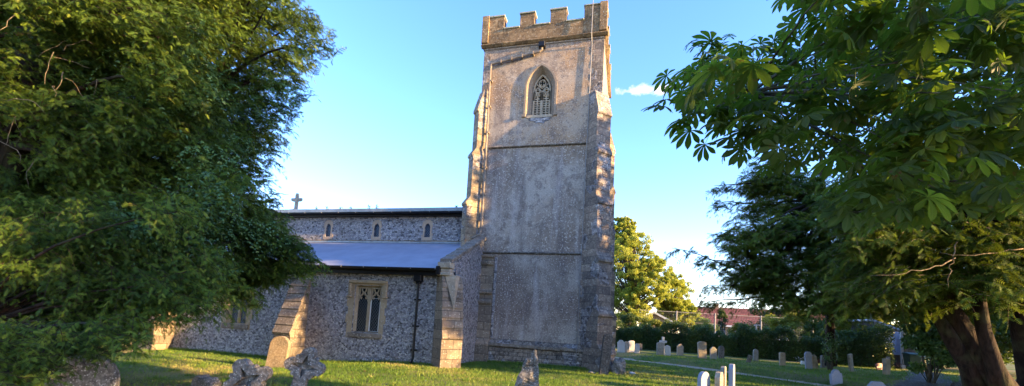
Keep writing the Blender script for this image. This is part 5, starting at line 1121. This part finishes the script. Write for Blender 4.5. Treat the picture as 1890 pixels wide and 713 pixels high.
scatter(o_, r.normal(0,1,(n,3)), r.normal(0,1,(n,3)), r.uniform(.25,.42,n), *LEAF, r.uniform(0,1,n), r.uniform(0,1,n), 'foliage', HEDGE, eh)
mb = MB(); mb.box(24.4,25.6,15.8,27.2,0,4.4); mb.build('inner_twigs', BARK, eh)
# second hedge, right of the trunk, down to the sheds
H2, H3 = (12.51, 30.91, 0.58), (15.78, 31.77, 0.58)
eh = empty('hedge', (H2[0],H2[1],0), label='dark square-cut hedge ending beside the blue-grey shed', cat='hedge')
n = 26000; t = r.uniform(0,1,n); a = np.array([H2[0],H2[1],0]); dv = np.array([H3[0]-H2[0], H3[1]-H2[1], 0]); nv = unit(np.array([[-dv[1], dv[0], 0]]))[0]
top = 1.95+.12*np.sin(t*20)-.25*np.clip((t-.9)*10,0,1); face = r.uniform(0,1,n) < .62; wv = np.where(face, -.6+r.normal(0,.08,n), r.uniform(-.6,.6,n)); zz = np.where(face, r.uniform(0,1,n)*top, top+r.normal(-.03,.08,n))
o_ = a[None]+dv[None]*t[:,None]+nv[None]*(wv+.9)[:,None]; o_[:,2] = zz+.15
scatter(o_, r.normal(0,1,(n,3)), -nv[None]+r.normal(0,.8,(n,3)), r.uniform(.07,.13,n), *LEAF, r.uniform(0,1,n), r.uniform(0,1,n), 'foliage', HEDGE, eh)
mb = MB(); mid = a+dv/2+nv*.9; mb.prism([(-.42,0),(.42,0),(.42,1.8),(-.42,1.8)], tuple(mid), tuple(nv), (0,0,1), tuple(unit(dv[None])[0]), np.linalg.norm(dv)-.3); mb.build('inner_twigs', BARK, eh)
# unseen trees to the west, placed to shade the tower, headstones and lawn
def shade_tree(label, x, y, h, R, n, seed, size=.5, low=-.75):
    return far_tree('offscreen_tree', label, (x,y,0), h*.8, [((x,y,h-R[2]),R)], LEAF, n, size, seed, HEDGE, tr=.35, group='trees west of the tower', nc=46, cr=.3)
shade_tree('tall leafy tree west of the tower, outside the picture', 19, 18.4, 15.6, (4.6,5.0,7.3), 9000, 201)
shade_tree('slender high-crowned tree added for shade between two bigger ones, outside the picture', 16, 13.4, 12.8, (2.2,1.6,4.2), 11000, 231)
shade_tree('spreading tree added for shade south-west of the church, outside the picture', 18, 3.6, 11, (4.5,5.2,5.0), 4500, 211)
shade_tree('third tree, unseen, added for shade on the western edge of the churchyard', 23, 22.5, 14, (4.5,4.4,6.6), 8000, 221)


# ============================================================ BUILDINGS AND FENCES BEYOND
q0, q1 = (1.75, 48.18, 2.14), (4.53, 48.89, 2.3)
e = empty('garage', (q0[0],q0[1],0), label='low sunlit brick building with a white-edged gable beyond the hedge', cat='building')
mb = MB(); x0, x1, yy = q0[0], q1[0], q0[1]; xm = (x0+x1)/2-.1
mb.prism([(x0-xm,0),(x1-xm,0),(x1-xm,2.65),(0,3.45),(x0-xm,2.65)], (xm,yy+4,0), (1,0,0), (0,0,1), (0,1,0), 8); mb.build('wall', BRICK, e)
mb = MB()
for s, xx in ((-1, x0-.3), (1, x1+.3)):
    mb.solid([(xm,yy-.25,3.52),(xx,yy-.25,2.62),(xx,yy+8.3,2.62),(xm,yy+8.3,3.52),(xm,yy-.25,3.62),(xx,yy-.25,2.72),(xx,yy+8.3,2.72),(xm,yy+8.3,3.62)], [(0,1,2,3),(4,5,6,7),(0,1,5,4),(1,2,6,5),(2,3,7,6),(3,0,4,7)])
mb.build('roof', RTILE, e)
mb = MB()
for xx in (x0-.34, x1+.34): mb.solid([(xm,yy-.30,3.42),(xx,yy-.30,2.50),(xx,yy-.26,2.50),(xm,yy-.26,3.42),(xm,yy-.30,3.63),(xx,yy-.30,2.72),(xx,yy-.26,2.72),(xm,yy-.26,3.63)], [(0,1,2,3),(4,5,6,7),(0,1,5,4),(1,2,6,5),(2,3,7,6),(3,0,4,7)])
mb.build('bargeboard', WHITEP, e)
mb = MB(); mb.box(x1-1.1,x1-.5,yy-.03,yy+.02,1.3,2.2); mb.build('window', GLASSB, e)
q0, q1 = (8.01, 64.31, 2.61), (20.92, 67.63, 3.37)
e = empty('bungalow', (q0[0],q0[1],0), label='long low house with a red clay tile roof beyond the netting', cat='house')
x0, x1, yy = q0[0], q1[0]+6, q0[1]; mb = MB(); mb.box(x0+.4,x1-.4,yy+.5,yy+8,0,2.95); mb.build('wall', BRICK, e)
mb = MB(); mb.prism([(0,2.75),(4.3,5.3),(8.6,2.75),(8.6,2.9),(4.3,5.48),(0,2.9)], ((x0+x1)/2,yy,0), (0,1,0), (0,0,1), (1,0,0), x1-x0); rf = mb.build('roof', RTILE, e)
mb = MB(); mb.box(x0+4.6,x0+5.2,yy+3.9,yy+4.6,5,6.0); mb.build('chimney', BRICK, rf)
mb = MB(); mb.box(x0,x1,yy-.06,yy+.02,2.68,2.88); mb.build('fascia', WHITEP, e)
for wx_ in (3.5, 7.9, 11.6):
    mb = MB(); mb.box(x0+wx_,x0+wx_+1.9,yy+.44,yy+.52,1.3,2.5); w = mb.build('window', WHITEP, e)
    for k in range(3): mb = MB(); mb.box(x0+wx_+.1+k*.6,x0+wx_+.6+k*.6,yy+.42,yy+.438,1.4,2.4); mb.build('pane', GLASSB, w)
# ball-court netting on pale posts
pp = [(1.41, 43.84, 3.14), (4.91, 44.74, 3.34), (8.52, 45.67, 3.55), (12.83, 46.78, 3.81), (17.66, 48.01, 4.09)]; base = pp[0]
e = empty('netting_fence', (pp[0][0],pp[0][1],0), label='tall wire netting fence on pale posts beyond the hedge', cat='fence')
HT = 3.55
for p in pp[1:]:
    mb = MB(); mb.tube([(p[0],p[1],0),(p[0],p[1],HT+.1)], .06, 8); mb.build('post', GALV, e)
net = MB()
for a, b in zip(pp, pp[1:]):
    mb = MB(); mb.tube([(a[0],a[1],HT),(b[0],b[1],HT)], .022, 6); mb.build('rail', GALV, e)
    ln = math.hypot(b[0]-a[0], b[1]-a[1]); k = int(ln/.16)
    for i in range(k): t = i/k; x, y = a[0]+(b[0]-a[0])*t, a[1]+(b[1]-a[1])*t; net.tube([(x,y,0),(x,y,HT)], .004, 3)
    for i in range(22): z = .1+i*.16; net.tube([(a[0],a[1],z),(b[0],b[1],z)], .004, 3)
net.build('netting', GALV, e)
gp = [(7.18, 50.61, 2.47), (9.46, 51.2, 2.6)]; e = empty('goal_frame', (gp[0][0],gp[0][1],0), label='low pale metal goal frame seen through the netting', cat='goal frame')
mb = MB(); z1 = 2.7
mb.tube([(gp[0][0],gp[0][1],0),(gp[0][0],gp[0][1],z1),(gp[1][0],gp[1][1],z1),(gp[1][0],gp[1][1],0)], .03, 6); mb.build('frame', GALV, e)
gp = (11.82, 44.54, 2.69); mb = MB(); mb.tube([(0,0,0),(0,0,2.75)], .07, 8); mb.box(-.2,.35,-.06,.06,2.6,2.72); o = mb.build('post', GALV, None, org=(0,0,0)); o.location = (gp[0],gp[1],0); tag(o, 'white post with a short arm at the right end of the netting', 'post')
gp = (4.33, 42.61, 2.25); mb = MB(); mb.tube([(0,0,0),(0,0,2.6)], .06, 8); mb.box(-.6,.05,-.04,.04,1.75,1.83); o = mb.build('post', GALV, None, org=(0,0,0)); o.location = (gp[0],gp[1],0); tag(o, 'thin pale post with a rail beside the brick gable', 'post')
# lamp post by the sheds
gp = (16.55, 35.38, 2.89); e = empty('lamp_post', (gp[0],gp[1],0), label='slim pale lamp post left of the sheds', cat='lamp post')
mb = MB(); mb.tube([(gp[0],gp[1],0),(gp[0],gp[1],3.75)], [.055,.045], 8); mb.build('post', GALV, e)
mb = MB(); mb.tube([(gp[0]-.02,gp[1],3.7),(gp[0]-.12,gp[1],3.85),(gp[0]-.34,gp[1],3.9)], [.05,.08,.06], 8); mb.build('lamp_head', GALV, e)
# sheds, boards and gate at the end of the tarmac path
q0, q1 = (16.48, 34.91, 2.15), (18.44, 35.42, 2.26); e = empty('shed', (q0[0],q0[1],0), label='grey-boarded garden shed with a sloping felt roof behind the hedge end', cat='shed')
x0, x1, yy = q0[0], q1[0], q0[1]; mb = MB(); mb.prism([(0,0),(x1-x0,0),(x1-x0,2.35),(0,3.15)], (x0,yy+1.5,0), (1,0,0), (0,0,1), (0,1,0), 3); mb.build('wall', m_boards('pale_boards', (.6,.52,.47), .16, 'X'), e)
mb = MB(); mb.prism([(-.15,3.18),(x1-x0+.15,2.32),(x1-x0+.15,2.42),(-.15,3.28)], (x0,yy+1.5,0), (1,0,0), (0,0,1), (0,1,0), 3.4); mb.build('roof', SHEET, e)
q0, q1 = (16.48, 32.9, 1.5), (17.04, 33.04, 1.53); mb = MB(); n = 16; x0 = q0[0]; w = q1[0]-q0[0]
for i in range(n): a = w*i/n; mb.box(x0+a, x0+a+w/n*.9, q0[1]-(.03 if i % 2 else 0), q0[1]+.04, 1.0, 2.45)
o = mb.build('metal_sheet', SHEET, None, org=(x0,q0[1],0)); o.location = (x0,q0[1],0); tag(o, 'blue-grey corrugated sheet standing against the wooden fence', 'metal sheet')
e = empty('board_fence', (x0,q0[1],0), label='weathered upright board fence under the blue-grey sheet', cat='fence')
mb = MB()
for i in range(9): mb.box(x0-.1+i*.14, x0-.1+i*.14+.128, q0[1]+.06, q0[1]+.085, 0, 1.35+random.uniform(-.05,.05)); 
mb.build('boards', WOODG, e)
mb = MB(); mb.box(x0-.14,x0-.03,q0[1]+.0,q0[1]+.11,0,1.5); mb.build('post', WOODG, e)
q0, q1 = (16.77, 32.45, 1.54), (17.71, 32.69, 1.59); x0, x1, yy = q0[0], q1[0], q0[1]
e = empty('wooden_gate', (x0,yy,0), label='tall weathered wooden gate at the end of the tarmac path', cat='gate')
for xx in (x0-.05, x1-.05): mb = MB(); mb.box(xx,xx+.12,yy-.06,yy+.06,0,2.5); mb.build('post', GALV if xx < x0 else WOODG, e)
mb = MB()
for i in range(5): a = (x1-x0-.1)/5; mb.box(x0+.08+i*a, x0+.08+i*a+a*.9, yy-.012, yy+.012, .1, 2.15)
mb.build('boards', WOODG, e)
mb = MB(); mb.box(x0+.08,x1-.06,yy-.06,yy-.014,1.9,2.0); mb.box(x0+.08,x1-.06,yy-.06,yy-.014,.4,.5); mb.box(x0+.07,x1+.0,yy-.05,yy+.05,2.25,2.4); mb.build('rails', m_plain('pale_wood', (.42,.34,.22), .7), e)
q = (16.44, 30.85, 1.1); e = empty('wheeled_bin', (q[0],q[1],.1), label='dark green wheeled bin standing by the gate', cat='bin')
mb = MB(); mb.solid([(q[0]-.24,q[1]-.28,.12),(q[0]+.24,q[1]-.28,.12),(q[0]+.24,q[1]+.22,.12),(q[0]-.24,q[1]+.22,.12),(q[0]-.3,q[1]-.36,1.1),(q[0]+.3,q[1]-.36,1.1),(q[0]+.3,q[1]+.34,1.1),(q[0]-.3,q[1]+.34,1.1)], [(0,3,2,1),(4,5,6,7),(0,1,5,4),(1,2,6,5),(2,3,7,6),(3,0,4,7)]); GB = m_plain('green_plastic', (.03,.075,.05), .45); mb.build('body', GB, e, bevel=.03)
mb = MB(); mb.prism([(-.40,1.11),(.38,1.11),(.40,1.17),(.1,1.23),(-.38,1.16)], (q[0],q[1],0), (0,1,0), (0,0,1), (1,0,0), .64); mb.build('lid', GB, e, bevel=.01)
for s in (-1,1): mb = MB(); mb.tube([(q[0]+s*.24,q[1]+.25,.2),(q[0]+s*.30,q[1]+.25,.2)], .11, 14); mb.build('wheel', BLACK, e)
# kerb stone, flowers and oddments by the gate
q = (16.44, 31.46, 0.17); mb = MB(); mb.box(-1.2,1.0,-.08,.08,-.1,.10); o = mb.build('edging_kerb', GRAVED, None, bevel=.02, org=(0,0,0)); o.location = (q[0],q[1],gz(q[0],q[1])); o.rotation_euler = (0,0,R_(10)); tag(o, 'low stone edging in front of the wooden gate', 'kerb')
q = (16.03, 30.91, 0.4); e = empty('white_pot', (q[0],q[1],.22), label='small white pot on the ground before the gate', cat='pot')
mb = MB(); mb.tube([(q[0],q[1],.22),(q[0],q[1],.44),(q[0],q[1],.46)], [.10,.13,.14], 14); mb.build('pot', WHITEP, e); mb = MB(); mb.tube([(q[0],q[1],.45),(q[0]-.02,q[1],.62),(q[0]-.05,q[1],.8)], .012, 6); mb.build('stem', BARK, e)
def posy(label, q, R, n, mat, size, seed, nm='flowers'):
    r = np.random.default_rng(seed); e = empty(nm, (q[0],q[1],gz(q[0],q[1])), label=label, cat='flowers', group='flowers left on graves')
    g0 = gz(q[0],q[1]); o_ = np.array([q[0],q[1],g0+R*.5])+r.normal(0,1,(n,3))*R*np.array([.5,.4,.3])
    scatter(o_, r.normal(0,1,(n,3)), r.normal(0,1,(n,3))+np.array([0,-1,1]), r.uniform(.6,1.2,n)*size, *LEAF, r.uniform(0,1,n), r.uniform(0,1,n), 'petals', mat, e)
    o_[:,2] -= R*.2; scatter(o_, r.normal(0,1,(n,3))+np.array([0,0,1]), r.normal(0,1,(n,3)), np.full(n,size*1.2), *LEAF, r.uniform(0,1,n), r.uniform(0,1,n), 'leaves', HEDGE, e)
posy('dark red flowers beside the shed end of the kerb', (15.78, 31.06, 0.37), .35, 160, FLOWER, .07, 1)
posy('pink and white posy at the foot of the blue-grey headstone', (10.76, 31.01, 0.11), .3, 140, WFLOWER, .07, 2)
posy('faded pinkish flowers behind the sandy leaning headstone', (11.62, 30.7, 0.27), .3, 120, FLOWER, .06, 3)
q = (13.81, 28.68, 0.26); mb = MB(); mb.prism(outline('segment', .42, .36), (0,0,0), (1,0,0), (0,0,1), (0,1,0), .07); o = mb.build('headstone', m_plain('red_granite', (.28,.055,.05), .35, 0, .5), None, bevel=.01, org=(0,0,0)); o.location = (q[0],q[1],gz(q[0],q[1])); o.rotation_euler = (R_(-12),0,R_(20)); tag(o, 'little red granite memorial left of the brown stone post', 'headstone', 'headstones by the hedge')
q = (9.99, 28.32, 0.05); mb = MB(); mb.prism([(-.18,0),(.18,0),(.18,.16),(-.18,.2)], (0,0,0), (1,0,0), (0,0,1), (0,1,0), .12); o = mb.build('white_tablet', WHITEP, None, bevel=.01, org=(0,0,0)); o.location = (q[0],q[1],gz(q[0],q[1])); tag(o, 'small white tablet leaning by the tall blue-grey headstone', 'tablet')

# ============================================================ GRASS, LITTER
r = np.random.default_rng(200); n = 430000
D = 5.5*(26/5.5)**r.uniform(0,1,n)**.85; ang = r.uniform(-.93,.80,n)
# polar spread over the lawn in front of the church
yaw = math.atan(210/800); fx, fy = -math.sin(yaw), math.cos(yaw); rx, ry = math.cos(yaw), math.sin(yaw)
gx = (fx*D+rx*D*np.tan(ang)); gy = (fy*D+ry*D*np.tan(ang))
ok = ~((gx < XR+.3) & (gx > -30) & (gy > YA-.0) & (gx < XW+.2)) & ~((gx > XW) & (gx < XR+.6) & (gy > YT-.2))
def vside(x, y):
    best = np.full(len(x), 1e9)
    for (ax, ay), (bx, by) in list(zip(PATH, PATH[1:]))+[((9.3,17.6),(13.4,24)),((13.4,24),(16.6,30.8))]:
        dx, dy = bx-ax, by-ay; t = np.clip(((x-ax)*dx+(y-ay)*dy)/(dx*dx+dy*dy),0,1); best = np.minimum(best, np.hypot(x-ax-dx*t, y-ay-dy*t))
    return best
pd = vside(gx, gy); ok &= pd > .36+r.uniform(0,.15,n)
ok &= (np.hypot(gx-14, gy-19.5) > 3.4+r.normal(0,.9,n)) & (np.hypot(gx+9, gy-5.5) > 2.6+r.normal(0,.8,n))
gx, gy, D, pd = gx[ok], gy[ok], D[ok], pd[ok]; n = len(gx)
gzv = np.array([gz(a, b) for a, b in zip(gx.tolist(), gy.tolist())])
BL = (np.array([(0,-.09,0),(0,.09,0),(1,0,.12)], float), np.array([(0,1,2)]))
o_ = np.stack([gx, gy, gzv-.005], 1); d_ = r.normal(0,.45,(n,3)); d_[:,2] = 1
patch = .5+.3*np.sin(gx*.8+np.sin(gy*.5)*2)+.3*np.sin(gy*1.1+gx*.35+1)+.2*np.sin(gx*3.1+np.sin(gy*2.3)*2)
rn = np.clip(r.beta(2,3,n)*.75+patch*.4+.25*np.clip((-2-gx)/5,0,1)*np.clip((11.5-gy)/4,0,1), 0, 1)
tall = np.where(pd < .8, 1.3, 1.)*(1+.8*(r.uniform(0,1,n) > .97))
o = scatter(o_, d_, r.normal(0,1,(n,3))+np.array([0,0,.01]), np.clip(.028+.0022*D,0,.07)*r.uniform(.6,1.4,n)*tall, *BL, rn, patch, 'grass', GRASSM); tag(o, 'short mown churchyard grass with drier patches', 'grass', kind='stuff')
n = 2600; ang = r.uniform(-.9,.7,n); D = r.uniform(6,18,n); gx = (fx*D+rx*D*np.tan(ang)); gy = (fy*D+ry*D*np.tan(ang)); ok = (gy < YA-.1)|(gx > 1); gx, gy = gx[ok], gy[ok]; n = len(gx)
g2 = np.stack([14+r.normal(0,2.2,2600), 19.5+r.normal(0,2.4,2600)], 1); g3 = np.stack([-8.6+r.normal(0,1.6,1300), 6.3+r.normal(0,1.4,1300)], 1)
gx = np.concatenate([gx, g2[:,0], g3[:,0]]); gy = np.concatenate([gy, g2[:,1], g3[:,1]]); n = len(gx)
o_ = np.stack([gx, gy, np.array([gz(a,b) for a, b in zip(gx, gy)])+.025], 1); d_ = r.normal(0,1,(n,3)); d_[:,2] *= .2
o = scatter(o_, d_, r.normal(0,.35,(n,3))+np.array([0,0,1]), r.uniform(.03,.08,n), *LEAF, r.uniform(0,1,n), r.uniform(0,1,n), 'fallen_leaves', LITTER); tag(o, 'scattered brown fallen leaves on the lawn and under the yews', 'fallen leaves', kind='stuff')
n = 130; gx = r.uniform(-5,2,n); gy = r.uniform(10,16.5,n); o_ = np.stack([gx, gy, np.full(n,.07)], 1)
o = scatter(o_, r.normal(0,1,(n,3))*np.array([1,1,.2]), r.normal(0,.3,(n,3))+np.array([0,0,1]), r.uniform(.02,.035,n), *LEAF, r.uniform(0,1,n), r.uniform(0,1,n), 'daisies', WFLOWER); tag(o, 'tiny white daisies dotted in the grass before the tower', 'daisies', kind='stuff')
# tufts of longer grass and flat weeds in the lawn
r = np.random.default_rng(205); nt_ = 150; D = r.uniform(7,18,nt_); ang = r.uniform(-.85,.7,nt_); tx = (fx*D+rx*D*np.tan(ang)); ty = (fy*D+ry*D*np.tan(ang)); ok = ((ty < YA-.3)|((tx > XW+.2)&(ty < YT-.8))|(tx > .8)) & (vside(tx, ty) > .5); tx, ty = tx[ok], ty[ok]
gx = np.repeat(tx, 70)+r.normal(0,.09,len(tx)*70); gy = np.repeat(ty, 70)+r.normal(0,.09,len(tx)*70); n = len(gx)
o_ = np.stack([gx, gy, np.array([gz(a,b) for a, b in zip(gx, gy)])-.01], 1); d_ = r.normal(0,.5,(n,3)); d_[:,2] = 1
o = scatter(o_, d_, r.normal(0,1,(n,3)), r.uniform(.05,.15,n), *BL, np.clip(np.repeat(r.uniform(.1,.9,len(tx)),70)+r.normal(0,.12,n),0,1), r.uniform(0,1,n), 'grass_tufts', GRASSM); tag(o, 'rough tufts of longer grass missed by the mower', 'grass', kind='stuff')
# long grass along the wall foot
n = 9000; gx = np.concatenate([r.uniform(-19,-6.4,6000), r.uniform(-5.4,-1.2,3000)]); gy = np.concatenate([YA-.06-np.abs(r.normal(0,.07,6000)), YT-.3-np.abs(r.normal(0,.08,3000))])
o_ = np.stack([gx, gy, np.array([gz(a,b) for a, b in zip(gx, gy)])-.01], 1); d_ = r.normal(0,.35,(n,3)); d_[:,2] = 1
o = scatter(o_, d_, r.normal(0,1,(n,3)), r.uniform(.05,.16,n), *BL, np.clip(r.normal(.5,.2,n),0,1), r.uniform(0,1,n), 'long_grass', GRASSM); tag(o, 'fringe of longer grass along the foot of the church walls', 'grass', kind='stuff')

# ============================================================ LIGHT, SKY, CAMERA
SAZ, SEL = 5.5, 13.0      # degrees south of west, elevation
w = bpy.data.worlds.new('World'); sc.world = w; w.use_nodes = True; nt = w.node_tree; nt.nodes.clear()
sky = N(nt, 'ShaderNodeTexSky', sky_type='NISHITA'); sky.sun_disc = False; sky.sun_elevation = R_(SEL); sky.sun_rotation = R_(90+SAZ)
sky.air_density = 1.0; sky.dust_density = .25; sky.ozone_density = 2.2; sky.altitude = 0
tc = N(nt, 'ShaderNodeTexCoord'); mp = N(nt, 'ShaderNodeMapping'); mp.vector_type = 'POINT'
L(nt, tc.outputs['Generated'], mp.inputs['Vector'])
# one small bank of cloud low in the south-west
def blob(cx, cy, cz, sx, sz):
    l = math.sqrt(cx*cx+cy*cy+cz*cz); s = N(nt, 'ShaderNodeVectorMath', operation='SUBTRACT'); L(nt, tc.outputs['Generated'], s.inputs[0]); s.inputs[1].default_value = (cx/l, cy/l, cz/l)
    m = N(nt, 'ShaderNodeVectorMath', operation='MULTIPLY'); L(nt, s.outputs[0], m.inputs[0]); m.inputs[1].default_value = (1/sx, 1/sz, 1/sz)
    ln_ = N(nt, 'ShaderNodeVectorMath', operation='LENGTH'); L(nt, m.outputs[0], ln_.inputs[0]); return ln_.outputs['Value']
nz = noise(nt, tc.outputs['Generated'], 26, 6, .6); nf = math_(nt, 'MULTIPLY', math_(nt, 'SUBTRACT', nz, .5), 3.2)
d1 = blob(.020,.9906,.5475,.075,.012); d2 = blob(.062,1.0,.5515,.04,.013)
mk = math_(nt, 'ADD', math_(nt, 'MINIMUM', d1, d2), nf)
mask = ramp(nt, mk, [(.3, 1.), (1.3, 0.)])
hs = N(nt, 'ShaderNodeHueSaturation'); hs.inputs['Saturation'].default_value = 1.18; L(nt, mix(nt, 1., sky.outputs[0], (1.03,.945,1.10), 'MULTIPLY'), hs.inputs['Color'])
lum = mix(nt, math_(nt, 'MULTIPLY', mask, .85), hs.outputs[0], (2.6,2.3,2.15))
bg = N(nt, 'ShaderNodeBackground'); bg.inputs['Strength'].default_value = .15; L(nt, lum, bg.inputs['Color'])
wo = N(nt, 'ShaderNodeOutputWorld'); L(nt, bg.outputs[0], wo.inputs['Surface'])
sl = bpy.data.lights.new('sun', 'SUN'); sl.energy = 5.0; sl.angle = R_(.5); sl.color = (1., .64, .27)
so = bpy.data.objects.new('sun', sl); COL.objects.link(so)
a, el = R_(SAZ), R_(SEL); dirv = Vector((math.cos(a)*math.cos(el), -math.sin(a)*math.cos(el), math.sin(el)))
so.rotation_euler = dirv.to_track_quat('Z', 'Y').to_euler(); so.location = (20, -3, 20)

cam = bpy.data.cameras.new('camera'); co = bpy.data.objects.new('camera', cam); COL.objects.link(co); sc.camera = co
cam.sensor_width = 36; cam.sensor_fit = 'HORIZONTAL'; cam.lens = 800/1890*36; cam.shift_y = (520-356.5)/1890; cam.clip_start = .05; cam.clip_end = 2000
p_ = math.atan(74/800); ro = math.atan(.057)
R0 = Vector((math.cos(yaw), math.sin(yaw), 0)); Fh = Vector((-math.sin(yaw), math.cos(yaw), 0)); Fw = Fh*math.cos(p_)+Vector((0,0,math.sin(p_))); U0 = -Fh*math.sin(p_)+Vector((0,0,math.cos(p_)))
Rv = R0*math.cos(ro)+U0*math.sin(ro); Uv = -R0*math.sin(ro)+U0*math.cos(ro)
M = Matrix((Rv, Uv, -Fw)).transposed().to_4x4(); M.translation = (0,0,1.7); co.matrix_world = M
bpy.context.view_layer.update()
sc.render.engine = 'CYCLES'; sc.render.resolution_x = 1024; sc.render.resolution_y = 386
sc.view_settings.view_transform = 'Standard'; sc.view_settings.look = 'None'; sc.view_settings.gamma = 1; sc.view_settings.exposure = 2.38
sc.cycles.max_bounces = 6; sc.cycles.transparent_max_bounces = 4
